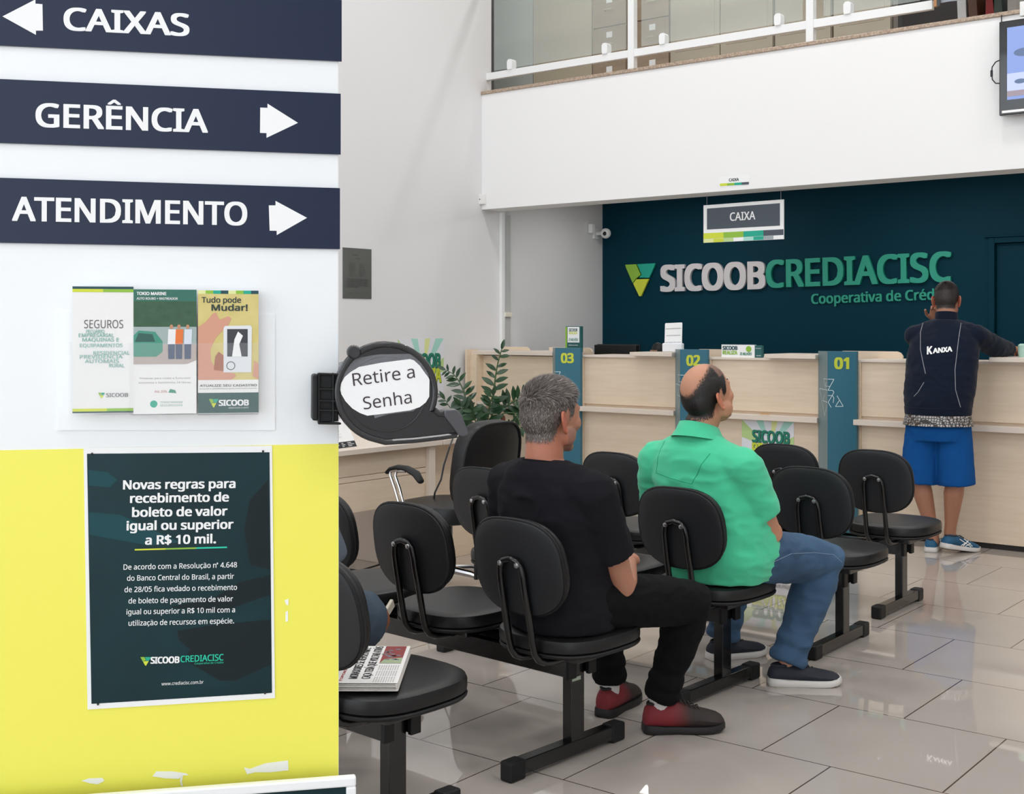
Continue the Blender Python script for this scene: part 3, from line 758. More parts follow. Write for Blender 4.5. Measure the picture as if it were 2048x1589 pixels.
G().bb((-.20, .03, .0), (-.17, .60, .72)).build('front_panel', WOODY, t, smooth=False, bevel=.002)
G().bb((-.88, .58, 0), (-.02, .61, .72)).build('leg_panel', WOODY, t, smooth=False, bevel=.002)
# desk calendar
q = onz(700, 893, .75)
t = thing('desk_calendar', 'white and black desk calendar at the front edge of the manager desk', 'calendar', loc=(q.x - .04, q.y - .09, .75), rz=.12)
for sg in (1, -1):
    m_ = Matrix.Rotation(math.radians(-28 * sg), 4, 'Y')
    g = G().use(PAPER).bb((-.001, -.10, .035), (.001, .10, .165), m_).use(INK).bb((-.0012, -.10, 0), (.0012, .10, .035), m_)
    m2 = Matrix.Translation((.06 * sg, 0, 0))
    g2 = G(); g2.v = [(x + .085 * (1 if sg > 0 else -1), y, z) for x, y, z in g.v]; g2.f = g.f; g2.mi = g.mi; g2.mats = g.mats
    g2.build('calendar_sheet' if sg > 0 else 'calendar_back', None, t, smooth=False)
t.rotation_euler = (0, 0, .12)
tt = Matrix.Translation((.086, 0, 0)) @ Matrix.Rotation(math.radians(-28), 4, 'Y') @ Matrix(((0, 0, 1, 0), (1, 0, 0, 0), (0, 1, 0, 0), (0, 0, 0, 1)))
g = G().use(PAPER)
for k, (a, w_) in enumerate(((-.09, .05), (-.02, .03), (.03, .055))):
    for j in range(3): put_text(g, 'AGENDA', a, .006 + j * .009, w_ * (.6 + .4 * (j % 2)), .005, .0016, .02, M=tt)
g.use(mat('grey ink'))
for j in range(4): put_text(g, '1 2 3 4 5 6 7', -.085, .06 + j * .018, .09, .005, .0016, 0, M=tt)
g.build('calendar_print', None, t, smooth=False)
q = onz(872, 871, .75)
o = G().bb((-.12, -.09, 0), (.1, .09, .012)).build('tablet', BLK, smooth=False, bevel=.003, M=Matrix.Translation((q.x - .1, q.y, .75)) @ Matrix.Rotation(.2, 4, 'Z')); tag(o, 'thin black tablet lying on the far end of the manager desk', 'tablet')
o = G().bb((-.1, -.12, 0), (.1, .12, .002)).build('paper_sheet', PAPER, smooth=False, M=Matrix.Translation((q.x - .02, q.y - .16, .7505)) @ Matrix.Rotation(-.3, 4, 'Z')); tag(o, 'white sheet of paper on the manager desk behind the ticket dispenser', 'paper')
pts = [tuple(onz(908, 872, .756))] + [tuple(atd(u, v, D)) for u, v, D in ((899, 895, 6.80), (888, 930, 6.75), (882, 960, 6.72), (870, 985, 6.68))] + [(-4.55, 5.0, .25), (-4.6, 4.95, .03)] + [tuple(onz(u, v, .012)) for u, v in ((800, 1110), (765, 1128), (720, 1142), (690, 1138))]
o = G().tube(pts, .005, 8).build('power_cable', INK); tag(o, 'black power cable hanging from the desk end to the floor', 'cable')

# ================================================================== office chair facing the desk
t = thing('office_chair', 'padded black office chair with chrome arms facing the manager desk', 'chair', loc=(-4.40, 5.0, 0), rz=math.radians(93))
def squircle(a, b, n=40, e=2.6, taper=0., lowr=0.):
    out = []
    for k in range(n):
        th = 2 * math.pi * k / n; c, s_ = math.cos(th), math.sin(th)
        e_ = e if s_ >= 0 else e - lowr; x = a * abs(c) ** (2 / e_) * (1 if c >= 0 else -1); y = b * abs(s_) ** (2 / e_) * (1 if s_ >= 0 else -1)
        out.append((x * (1 + taper * y / b), y))
    return out


def pad(g, out, th0, th1, M=None, curve=0., dome=.0, edge=.012):
    """cushion from an outline: flat back at th0, domed front at th1; curve bends it about the local y axis"""
    rings = []
    def ring(k, z): return [(x * k, y * k, z + curve * (x * k) ** 2) for x, y in out]
    rings.append(ring(.02, th0)); rings.append(ring(.6, th0)); rings.append(ring(1 - edge * 3, th0)); rings.append(ring(.995, th0 + edge * .5)); rings.append(ring(1, th0 + edge))
    rings.append(ring(1, th1 - edge)); rings.append(ring(.985, th1 - edge * .35)); rings.append(ring(.94, th1)); rings.append(ring(.8, th1 + dome * .5)); rings.append(ring(.5, th1 + dome * .9)); rings.append(ring(.02, th1 + dome))
    return g.loft(rings, M)


MB = lambda y, z, tilt: Matrix.Translation((0, y, z)) @ Matrix.Rotation(math.radians(90 - tilt), 4, 'X')   # local z -> -y (rear)
# backrest: local frame x right, y up, z towards rear
g = pad(G(), squircle(.245, .235, e=3.2), -.04, .045, MB(-.27, .68, -8), curve=-.35, dome=.01); g.build('backrest', BLKV, t)
MBk = MB(-.27, .68, -8)
g = G().tube([tuple(MBk @ Vector((x * 1.0, y * 1.0, .046 - .35 * x * x))) for x, y in squircle(.243, .233, e=3.2)], .006, 8, closed=True); g.build('piping', BLK, t)
g = pad(G(), squircle(.24, .24, e=3.2), -.05, .04, Matrix.Translation((0, .0, .43)), dome=.012); g.build('seat', BLKV, t)
g = G().tube([(0, -.05, .37), (0, -.24, .36), (0, -.32, .42), (0, -.33, .6)], .018); g.build('back_support', BLKM, t)
G().tube([(0, 0, .10), (0, 0, .38)], .028).build('gas_column', BLKM, t)
for sx in (-1, 1):
    a = G().tube([(sx * .20, .0, .385), (sx * .28, .04, .39), (sx * .295, .07, .44), (sx * .292, .12, .56), (sx * .287, .155, .625), (sx * .285, .15, .648), (sx * .285, .10, .657)], .0085); a.tube([(sx * .20, -.03, .385), (sx * .28, .01, .39), (sx * .295, .04, .44), (sx * .292, .085, .56), (sx * .287, .12, .625), (sx * .285, .11, .65), (sx * .285, .05, .655)], .0085)
    ar = a.build('armrest', CHROME, t)
    G().tube([(sx * .285, .175, .640), (sx * .285, .15, .660), (sx * .285, .10, .672), (sx * .285, .04, .668), (sx * .285, -.02, .645), (sx * .285, -.05, .610)], [(.016, .010), (.022, .011), (.026, .013), (.028, .015), (.030, .017), (.024, .014)], 14, round_ends=True, hint=(0, 0, 1)).build('arm_pad', BLK, ar)
for k in range(5):
    a = 2 * math.pi * k / 5 + 1.05
    c, s_ = math.cos(a), math.sin(a)
    l = G().tube([(0, 0, .11), (c * .15, s_ * .15, .095), (c * .29, s_ * .29, .065)], [.022, .018, .013]).build('base_leg', CHROME, t)
    G().tube([(c * .29 - .02 * s_, s_ * .29 + .02 * c, .026), (c * .29 + .02 * s_, s_ * .29 - .02 * c, .026)], .026, 14).build('caster', BLK, l)

# ================================================================== potted plant
leafm = mat('glossy dark green leaf', '#24402a', .28, var=('#2f4f30', 6, (1, 1, 1)))
stemm = mat('plant stem', '#46603a', .5); potm = mat('grey plant pot', '#6d6a66', .6)
t = thing('potted_plant', 'leafy potted plant with arching stems standing by the left end of the counter', 'plant', loc=tuple(onz(985, 1010, 0)))
PLO = Vector(t.location); PD = (PLO - CAM).dot(FW)
G().lathe([(.11, 0), (.15, .02), (.17, .30), (.18, .33), (.16, .33), (.15, .29), (.01, .28)], 32).build('plant_pot', potm, t)
G().lathe([(.149, .28), (.145, .30), (.01, .305)], 24).build('soil', mat('potting soil', '#3a2c22', .9), t)
rnd = random.Random(3)


def leaf(g, base, d, up, L, Wd):
    d = d.normalized(); s_ = d.cross(up).normalized(); n_ = s_.cross(d)
    pts = []
    for k, (a, w) in enumerate(((0, .05), (.2, .7), (.45, 1), (.7, .8), (.9, .32), (1, .02))):
        c = base + d * (L * a) - n_ * (L * .10 * a * a)
        pts.append([c - s_ * (Wd * w) + n_ * (Wd * .25 * w), c, c + s_ * (Wd * w) + n_ * (Wd * .25 * w)])
    vs = [tuple(p) for r in pts for p in r] + [tuple(p - n_ * .0012) for r in pts for p in r]; fs = []
    m = len(pts)
    for k in range(m - 1):
        for j in range(2):
            a = k * 3 + j; fs.append((a, a + 1, a + 4, a + 3)); b_ = a + 3 * m; fs.append((b_, b_ + 3, b_ + 4, b_ + 1))
        fs.append((k * 3, k * 3 + 3, k * 3 + 3 + 3 * m, k * 3 + 3 * m)); fs.append((k * 3 + 2, k * 3 + 2 + 3 * m, k * 3 + 5 + 3 * m, k * 3 + 5))
    g.add(vs, fs)


def stem(pix, dD, n, L, frm=.35, r=.008, col=stemm, both=True):
    P = [Vector((0, 0, .28))] + [atd(u, v, PD + dD * (k + 1) / len(pix)) - PLO for k, (u, v) in enumerate(pix)]
    # smooth the polyline
    Q = []
    for k in range(len(P) - 1):
        p0, p1, p2, p3 = P[max(k - 1, 0)], P[k], P[k + 1], P[min(k + 2, len(P) - 1)]
        for j in range(6):
            x = j / 6; Q.append(.5 * ((2 * p1) + (p2 - p0) * x + (2 * p0 - 5 * p1 + 4 * p2 - p3) * x * x + (-p0 + 3 * p1 - 3 * p2 + p3) * x ** 3))
    Q.append(P[-1])
    st = G().tube([tuple(q) for q in Q], [r * (1.3 - .95 * k / len(Q)) for k in range(len(Q))], 8).build('stem', col, t)
    if n:
        g = G(); m = len(Q)
        for k in range(n):
            a = frm + (1 - frm) * (k + .5) / n; i = min(int(a * (m - 1)), m - 2); b_ = Q[i]; tg = (Q[i + 1] - Q[i]).normalized()
            view = -FW
            side = tg.cross(view).normalized() * (1 if k % 2 else -1)
            side = Matrix.Rotation(rnd.uniform(-.5, .5), 3, tg) @ side
            ll = L * (1.0 - .45 * max(0, a - .6) / .4) * rnd.uniform(.85, 1.1)
            leaf(g, b_, side + tg * .55 + Vector((0, 0, rnd.uniform(-.1, .1))), view + tg * .6, ll, ll * .19)
        leaf(g, Q[-1], (Q[-1] - Q[-2]), -FW, L * .7, L * .13)
        g.build('leaflets', leafm, st)


stem([(982, 880), (984, 830), (988, 780), (994, 735), (1003, 700)], -.1, 16, .125, .40, .010)
stem([(942, 880), (936, 820), (926, 780), (910, 752), (892, 741)], .05, 15, .115, .42, .007)
stem([(978, 868), (1000, 825), (1020, 808), (1042, 796), (1062, 788)], .05, 14, .14, .40, .011)
stem([(984, 862), (1000, 832), (1020, 826), (1034, 832), (1042, 858)], -.1, 5, .10, .75, .006)
stem([(945, 880), (925, 840), (905, 822), (890, 800)], -.05, 11, .12, .45, .006)
stem([(950, 880), (935, 830), (922, 812)], -.15, 14, .15, .55, .007)
stem([(975, 870), (978, 820), (985, 792)], -.2, 14, .14, .5, .008)
stem([(965, 880), (950, 840), (945, 818)], -.25, 12, .14, .5, .007)
stem([(1000, 880), (1030, 860), (1048, 835)], .0, 8, .12, .5, .007)
g = G().use(mat('dried brown leaf', '#6b4030', .8))
for k in range(3): leaf(g, atd(1006, 829, PD - .05) - PLO, Vector((.2 * (k - 1), 0, -1)), -FW, .07, .014)
g.build('dried_leaf', None, t)

# ================================================================== waiting benches
BACKC = mat('dark grey back shell', '#1b1d20', .48, bump=(700, .15, .0005))
def bench(ox, oy, rot, label, chairs=(-.02, -.51, -1.0), lp=-1.21, sticker=False):
    """origin: floor point under the right hand post; x right along the bench, y forward"""
    t = thing('waiting_bench', label, 'bench', loc=(ox, oy, 0), rz=math.radians(rot), group='black linked waiting benches')
    for y in (-.05, .05):
        r_ = G().bb((lp - .03, y - .016, .272), (.03, y + .016, .336)).build('rail', BLKM, t, smooth=False, bevel=.003)
        for x in (lp - .033, .033): G().bb((x - .008, y - .019, .268), (x + .008, y + .019, .340)).build('end_cap', BLK, r_, smooth=False, bevel=.003)
    for x in (lp, 0.):
        l = G().bb((x - .02, -.032, .05), (x + .02, .032, .335)).build('leg', BLKM, t, smooth=False, bevel=.003)
        f_ = G().bb((x - .022, -.30, .012), (x + .022, .22, .058)).build('foot', BLKM, t, smooth=False, bevel=.003)
        for y0, y1 in ((-.325, -.255), (.175, .245)): G().bb((x - .0255, y0, 0), (x + .0255, y1, .062)).build('end_cap', BLK, f_, smooth=False, bevel=.008, seg=3)
    for cx in chairs:
        out = [(x * (1 + .05 * (y / .205)), y) for x, y in squircle(.208, .205, e=2.9)]
        M_ = Matrix.Translation((cx, -.015, .40)) @ Matrix.Rotation(math.radians(1.5), 4, 'X')
        st = pad(G(), out, -.012, .036, M_, curve=0, dome=.004, edge=.014).build('seat', BLKV, t)
        pad(G(), [(x * 1.002, y * 1.002) for x, y in out], -.024, -.010, M_, edge=.006).build('seat_shell', BLK, st)
        G().bb((cx - .11, -.10, .335), (cx + .11, .10, .378)).build('seat_mount', BLKM, t, smooth=False, bevel=.004)
        out = [(x * (1 + .03 * (-y / .15)), y * (1 + .0 * x)) for x, y in squircle(.185, .152, e=2.85, lowr=.35)]
        MBk = Matrix.Translation((cx, -.262, .655)) @ Matrix.Rotation(math.radians(90 + 9), 4, 'X')
        MBk = Matrix.Translation((cx, -.262, .655)) @ Matrix.Rotation(math.radians(9), 4, 'X') @ Matrix.Rotation(math.radians(90), 4, 'X')
        # local z -> rear (-y)
        bk = pad(G(), out, -.012, .014, MBk, curve=-.4, dome=.002, edge=.007).build('backrest', BACKC, t)
        pad(G(), [(x * .985, y * .985) for x, y in out], -.030, -.010, MBk, curve=-.4, edge=.009).build('back_cushion', BLKV, bk)
        g = G().tube([tuple(MBk @ Vector((x, y, .004 - .4 * x * x))) for x, y in [(a * 1.002, b * 1.004) for a, b in out]], .0055, 8, closed=True); g.build('edge_trim', BLK, bk)
        # inverted U bracket
        def rear(x, y, z): return MBk @ Vector((x, y, z))
        pts = []
        top = [(-.048, -.055), (-.048, -.02), (-.043, .008), (-.028, .026), (0, .033), (.028, .026), (.043, .008), (.048, -.02), (.048, -.055)]
        zb = .028
        lowL = [Vector((cx - .05, y, z)) for y, z in ((-.09, .345), (-.15, .345), (-.188, .350), (-.216, .362), (-.234, .385), (-.243, .415), (-.249, .445), (-.265, .52))]
        lowR = [Vector((v.x + .10, v.y, v.z)) for v in reversed(lowL)]
        pts = lowL + [rear(x, y, zb) for x, y in top] + lowR
        br_ = G().tube([tuple(p) for p in pts], .0115, 12).build('back_bracket', BLKM, t)
        for x in (-.035, .035):
            g = G(); m_ = MBk @ Matrix.Translation((x, .018, .038)); g.lathe([(.0088, 0), (.008, .003), (.003, .005)], 12, m_); g.build('bolt', STEEL, br_)
    if sticker: G().bb((.0202, -.031, .252), (.0206, .012, .264)).build('sticker', mat('pale green sticker', '#a9b8a4', .6), t, smooth=False)
    return t


bench(-2.365, 3.31, -4.5, 'black linked bench holding the man in the dark t-shirt, second row', chairs=(-.01, -.505, -1.0), sticker=True)
bench(-2.345, 4.27, -3, 'black linked bench holding the man in the green polo shirt', chairs=(-.025, -.52, -1.01))
bench(-2.262, 5.20, 0, 'empty black linked bench with a helmet on it, behind the green polo man', chairs=(-.03, -.53, -1.03))
bench(-2.335, 6.08, 0, 'black linked bench nearest the teller counter', chairs=(-.03, -.51, -.99))
bench(-2.40, 2.50, -4, 'nearest black linked bench with a folded newspaper, half hidden by the sign panel', chairs=(-.025, -.515, -1.0))

# newspaper
A = onz(795, 1377, .452); B = onz(821, 1302, .452); xd = (B - A).normalized(); L = (B - A).length
yd = Vector((-xd.y, xd.x, 0))
MN = Matrix(((xd.x, yd.x, 0, A.x), (xd.y, yd.y, 0, A.y), (0, 0, 1, .4425), (0, 0, 0, 1)))
t = thing('newspaper', 'folded newspaper lying on the seat of the nearest bench', 'newspaper', M=MN)
g = G().use(mat('newsprint', '#d5d2cc', .8)); PW = .34
for k in range(6):
    z = .001 + k * .0035; e = .004 * (k % 3)
    g.bb((-.0 + e, -.0 + e * .5, z), (L - e * .5, PW - e, z + .0026))
for k in range(3):
    g.tube([(e_, .001 + .001 * k, .004 + k * .007) for e_ in (.002, L - .002)], .0035, 8)
g.build('paper_stack', None, t, smooth=False)
g = G().use(mat('front page', '#e6e5e3', .8)).flat([(0, 0), (L, 0), (L, PW), (0, PW)], .0226); zt = .0232
g.use(INK)
put_text(g, 'MORADORES SE REVOLTAM E', L * .10, .112, L * .84, .022, zt, .02); put_text(g, 'CAÇA TERÁ QUE VOLTAR ATRÁS', L * .10, .078, L * .88, .022, zt, .02)
g.use(mat('grey ink'))
for c_ in range(3):
    for k in range(9): put_text(g, 'noticias da cidade', L * (.02 + c_ * .15), .064 - k * .0065, L * .13, .0035, zt)
for c_ in range(2):
    for k in range(11): put_text(g, 'noticias da regiao', L * (.05 + c_ * .4), .30 - k * .009, L * .30, .004, zt, .01)
g.use(mat('news photo red', '#8c3b3c', .7)).flat([(L * .50, .01), (L * .99, .01), (L * .99, .070), (L * .50, .070)], zt)
g.use(mat('news photo grey', '#77777f', .7))
for k in range(14):
    a, b_ = rnd.uniform(L * .52, L * .95), rnd.uniform(.015, .060); g.flat([(a, b_), (a + .01, b_ - .002), (a + .014, b_ + .01), (a + .004, b_ + .016)], zt + .0003)
g.use(mat('news photo green', '#9dae8c', .7)).flat([(L * .50, .01), (L * .66, .01), (L * .62, .06), (L * .50, .07)], zt + .0002)
g.use(mat('news red', '#b0383a', .7)); put_text(g, 'ESPORTE', L * .05, .150, L * .35, .007, zt, .02)
g.use(mat('news orange', '#c98b6b', .7)).flat([(L * .3 + .035 * math.cos(k * .4), .235 + .028 * math.sin(k * .4)) for k in range(16)], zt)
g.use(mat('front page')).flat([(L * .3 + .026 * math.cos(k * .4), .235 + .019 * math.sin(k * .4)) for k in range(16)], zt + .0002)
g.build('front_page', None, t, smooth=False)

# motorcycle helmet on the third bench
hx, hy = -2.80, 5.20
t = thing('motorcycle_helmet', 'black and white motorcycle helmet with red marks on the third bench', 'helmet', loc=(hx, hy, .4425), rz=math.radians(200))
g = G(); g.ell((0, 0, .125), (.115, .14, .125), n=32, m=20); g.tube([(-.075, .085, .05), (0, .135, .045), (.075, .085, .05)], [.035, .04, .035], 14, round_ends=True)
g.build('helmet_shell', mat('helmet white', '#dcdcdc', .25, coat=.5), t)
g = G()
for sx in (-1, 1):
    g.use(INK).tube([(sx * .117, -.03, .03), (sx * .121, -.02, .08), (sx * .112, -.03, .15), (sx * .085, -.05, .20)], [.008, .016, .014, .004], 8, flat=.5)
    g.use(INK).ell((sx * .110, .04, .115), (.012, .03, .03)); g.use(mat('helmet red', '#a8272c', .3)).tube([(sx * .114, -.06, .025), (sx * .115, .03, .02)], .007, 8)
    g.use(mat('helmet grey', '#77736f', .4)).ell((sx * .103, -.055, .07), (.016, .04, .04))
g.build('helmet_graphics', None, t)
g = G(); rings = []
for a in np.linspace(-70, 70, 15):
    r1 = math.radians(a); rings.append([((.118 + o_) * math.sin(r1), (.143 + o_) * math.cos(r1), z) for o_, z in ((0, .095), (.003, .13), (0, .165), (-.01, .165), (-.007, .13), (-.01, .095))])
g.loft(rings); g.build('visor', mat('smoked visor', '#101114', .08), t)

# ================================================================== sign totem in the foreground
PAN = atd(677.5, 700, 2.07); PA = math.radians(50.4)
TP = Plane((PAN.x, PAN.y, 0), (math.cos(PA), math.sin(PA), 0))
O0 = Vector((PAN.x, PAN.y, 0))
class TS(Sheet):
    def __init__(s, off): s.pl = TP; s.off = off; s.o = O0 + TP.n * off; s.M = TP.M(s.o)
s = TS(0)
t = thing('sign_totem', 'tall white and yellow direction sign panel filling the left foreground', 'sign', M=s.M)
yy = s.p(677, 888)[1]
G().bb((-.82, 0, -.045), (0, 2.25, 0)).build('white_panel', mat('panel white', '#eef1f3', .32), t, smooth=False, bevel=.0015)
L0 = s.p(0, 895)[0]
G().bb((-.8195, .25, .0), (-.0005, yy, .0008)).build('yellow_field', mat('yellow vinyl', '#f3ee5f', .38), t, smooth=False)
# torn remains of white tape
for poly in ([(163, 1562), (178, 1557), (205, 1556), (209, 1562), (196, 1569), (180, 1567)], [(305, 1553), (313, 1543), (345, 1543), (372, 1547), (378, 1551), (366, 1551), (358, 1558), (330, 1557)], [(362, 1551), (366, 1551), (364, 1565), (366, 1573), (362, 1572), (360, 1562)], [(488, 1535), (500, 1538), (530, 1527), (576, 1521), (577, 1541), (540, 1545), (510, 1545), (494, 1549)], [(569, 1201), (577, 1198), (577, 1211), (572, 1210)], [(571, 1224), (576, 1222), (576, 1243), (571, 1244)]):
    G().use(mat('tape remains', '#f4f5ee', .5)).flat(s.poly(poly), .0014).build('tape_remnant', None, t, smooth=False)
# banners
arr = {0: [(5.1, 33), (71, -1), (71, 7.5), (85, 8.5), (86, 61.5), (72, 61.5), (72, 70)], 1: [(535, 207.5), (596, 246), (533, 276), (533, 266.5), (520, 266), (520.5, 215.3), (535, 216)], 2: [(551, 402), (614, 436), (553.5, 470.5), (553.3, 462), (539.3, 461.7), (537.6, 411), (551, 411)]}
for k, (tl, tr, bl_, br_, tx_, a_, b_, hp, lb) in enumerate((
        (-47, 0, 90, 122.5, 'CAIXAS', (127, 59.5), (379, 72), 44, 'topmost navy sign strip reading CAIXAS with a left arrow'),
        (156.5, 187.5, 284, 309, 'GERÊNCIA', (71, 253), (416, 265), 46, 'navy sign strip reading GERÊNCIA with a right arrow'),
        (353, 376.5, 483.5, 498.5, 'ATENDIMENTO', (24, 441), (494.5, 450.5), 46.5, 'lowest navy sign strip reading ATENDIMENTO with a right arrow'))):
    ss = TS(.0045 + .0)
    tb = thing('sign_strip', lb, 'sign', M=ss.M, group='navy sign strips')
    uu = [680.5, 681.5, 680][k] + (3 if k == 0 else 0)
    f0 = lambda u, a, b: a + (b - a) * u / 680
    G().prism([ss.p(uu, br_), (-.80, ss.p(0, bl_)[1] - 0), (-.80, ss.p(0, tl)[1]), ss.p(uu, tr)], -.004, .0).build('navy_board', NAVY, tb, smooth=False)
    g = G().use(PAPER); ss.text(g, tx_, a_, b_, hp, .0006, .028); g.build('lettering', None, tb, smooth=False)
    g = G().use(PAPER).flat(ss.poly(arr[k]), .0006); g.build('arrow', None, tb, smooth=False)

# poster on the yellow field
ss = TS(.0025)
t = thing('notice_poster', 'dark green notice poster with white border taped on the yellow field', 'poster', M=ss.M)
G().prism(ss.poly([(175, 1420), (550, 1397), (544, 892), (167, 896)]), -.001, 0).build('poster_sheet', PAPER, t, smooth=False)
dgm = mat('poster dark green', '#0c3338', .3, spec=.25, var=('#0a262b', 5, (1, 1, 1)))
G().flat(ss.poly([(183, 1408.5), (544, 1386.5), (539, 905), (174, 908)]), .0004).build('dark_print', dgm, t, smooth=False)
g = G().use(mat('dim money print', '#0d1c20', .4, spec=.25))
for poly in ([(355, 1262), (430, 1250), (540, 1240), (542, 1330), (470, 1362), (440, 1362), (368, 1320), (380, 1300), (357, 1280)], [(340, 1215), (440, 1225), (541, 1190), (541, 1150), (480, 1165), (430, 1195)], [(500, 1000), (536, 960), (540, 1140), (500, 1130), (488, 1060)]):
    g.flat(ss.poly(poly), .0006)
g.use(mat('dim teal print', '#12444b', .4, spec=.25)).flat(ss.poly([(176, 940), (215, 945), (235, 960), (220, 975), (178, 972)]), .0006)
g.flat(ss.poly([(178, 1025), (240, 1030), (360, 1085), (300, 1092), (179, 1070)]), .0006)
g.build('shadowy_print', None, t, smooth=False)
g = G().use(PAPER)
for tx_, a_, b_, h_, bo in (('Novas regras para', (246, 979), (471, 976), 17.5, .035), ('recebimento de', (260, 1006), (458, 1003), 17.5, .035), ('boleto de valor', (264, 1034), (455, 1031), 17.5, .035), ('igual ou superior', (253, 1061), (467, 1057.5), 17.5, .035), ('a R$ 10 mil.', (290, 1089.5), (432, 1086.5), 17.5, .035),
                            ('De acordo com a Resolução nº 4.648', (247, 1140), (474, 1135), 10.5, .012), ('do Banco Central do Brasil, a partir', (254, 1162), (468, 1158), 10.5, .012), ('de 28/05 fica vedado o recebimento', (249, 1185), (474, 1180), 10.5, .012), ('de boleto de pagamento de valor', (257, 1207.5), (466, 1203), 10.5, .012), ('igual ou superior a R$ 10 mil com a', (253, 1229.5), (470, 1225), 10.5, .012), ('utilização de recursos em espécie.', (257, 1252), (468, 1247), 10.5, .012),
                            ('SICOOB', (301, 1327.5), (359, 1326), 12.5, .05), ('www.crediacisc.com.br', (323, 1371.5), (407, 1367.5), 6.5, .005)):
    ss.text(g, tx_, a_, b_, h_, .001, bo)
g.use(mat('logo turquoise bright', '#19c7a4', .45)); ss.text(g, 'CREDIACISC', (361, 1325), (447, 1321), 12.5, .001, .02); ss.text(g, 'Cooperativa de Crédito', (389, 1329.5), (447, 1327), 4, .001, .0)
for k, m in enumerate((LOGOY, LOGOG, mat('logo turquoise bright'))):
    a0 = 269.6 + k * 61.5; f_ = lambda u: 1101.5 - (u - 269.6) * .027
    g.use(m).flat(ss.poly([(a0, f_(a0)), (a0 + 61.5, f_(a0 + 61.5)), (a0 + 61.5, f_(a0 + 61.5) - 3), (a0, f_(a0) - 3)]), .001)
tri_logo(g, lambda x, y: ss.p(281 + 21 * x, 1332 - 17.5 * y), .001)
g.build('lettering', None, t, smooth=False)
g = G().use(BLKM)
for u, v in ((184, 908), (526, 903), (196, 1409), (530, 1387)): x, y = ss.p(u, v); g.lathe([(.002, 0), (.0016, .002), (.0004, .003)], 8, Matrix.Translation((x, y, 0)))
g.build('pin', None, t)

# acrylic brochure holder and three brochures
ss = TS(.003)
acr = mat('clear acrylic', '#f4f8fa', .06, alpha=.05, spec=.6)
t = thing('brochure_holder', 'clear acrylic wall holder with three pockets of brochures', 'brochure holder', M=ss.M)
G().prism(ss.poly([(115, 861), (550, 861), (550, 630), (115, 624)]), -.003, 0).build('back_plate', mat('frosted white plate', '#f0f3f5', .2), t, smooth=False)
for u0, u1 in ((144, 259), (263, 392), (396, 516)):
    x0, x1 = ss.p(u0, 760)[0], ss.p(u1, 760)[0]; yb, ym = ss.p(u0, 829)[1], ss.p(u0, 686)[1]
    pk = G().bb((x0, yb, .030), (x1, ym, .032)).build('pocket', acr, t, smooth=False)
    g = G().bb((x0 - .0015, yb, 0), (x0, ym, .032)).bb((x1, yb, 0), (x1 + .0015, ym, .032)).bb((x0, yb - .0015, 0), (x1, yb, .032)); g.build('pocket_side', acr, pk, smooth=False)


def brochure(u0, u1, v0, v1, label):
    sb = TS(.026); x0, x1 = sb.p(u0, 700)[0], sb.p(u1, 700)[0]; y0, y1 = sb.p(u0, v1)[1], sb.p(u0, v0)[1]
    M_ = TP.M(sb.o + TP.x * x0 + UP * y0)
    tb = thing('brochure', label, 'brochure', M=M_, group='brochures in the acrylic holder')
    G().bb((0, 0, -.014), (x1 - x0, y1 - y0, 0)).build('paper_block', mat('brochure paper', '#ecebea', .5), tb, smooth=False)
    return tb, x1 - x0, y1 - y0


def R4(g, m, W, H, x0, y0, x1, y1, z=.0004): g.use(m).flat([(W * x0, H * y0), (W * x1, H * y0), (W * x1, H * y1), (W * x0, H * y1)], z)


tb, W, H = brochure(145, 267, 573, 827, 'white SEGUROS brochure in the left pocket')
g = G(); R4(g, LOGOD, W, H, 0, .98, 1, 1); R4(g, LOGOY, W, H, 0, .955, .5, .98); R4(g, LOGOG, W, H, .5, .955, 1, .98)
R4(g, LOGOY, W, H, 0, .012, .56, .035); R4(g, LOGOG, W, H, .56, .012, 1, .035); R4(g, LOGOD, W, H, 0, 0, 1, .012)
g.use(mat('brochure grey ink', '#5f5f63', .6)); put_text(g, 'SEGUROS', W * .19, H * .67, W * .64, H * .065, .0006)
g.use(mat('brochure teal ink', '#7fb9ae', .6))
for tx_, x_, w_, y_ in (('PECUÁRIO', .22, .3, .63), ('EMPRESARIAL', .1, .58, .60), ('MÁQUINAS E', .16, .6, .565), ('EQUIPAMENTOS', .12, .7, .52), ('RESIDENCIAL', .34, .6, .46), ('PREVIDÊNCIA', .12, .7, .43), ('AUTOMAIS', .2, .56, .395), ('RURAL', .6, .25, .36)):
    put_text(g, tx_, W * x_, H * y_, W * w_, H * .028, .0006, .01)
g.use(mat('brochure grey ink')); put_text(g, 'SICOOB', W * .55, H * .125, W * .36, H * .03, .0006, .01)
tri_logo(g, lambda x, y: (W * (.42 + .11 * x), H * (.115 + .045 * y)), .0006); g.build('cover_print', None, tb, smooth=False)
tb, W, H = brochure(267, 393, 579, 829, 'TOKIO MARINE car insurance brochure in the middle pocket')
g = G(); R4(g, mat('brochure green head', '#2d6b5c', .5), W, H, 0, .905, 1, 1); R4(g, mat('photo trees', '#3d6148', .6, var=('#2f5138', 60, (1, 1, 1))), W, H, 0, .70, 1, .905)
R4(g, mat('photo grey haze', '#9fb0ae', .6), W, H, 0, .52, 1, .72, .0003); R4(g, mat('photo asphalt', '#b7aaa4', .6), W, H, 0, .40, 1, .56, .00035)
g.use(mat('photo green car', '#3f8f7a', .4)).flat([(0, H * .46), (W * .36, H * .46), (W * .46, H * .5), (W * .46, H * .58), (W * .34, H * .66), (W * .08, H * .67), (0, H * .63)], .0006)
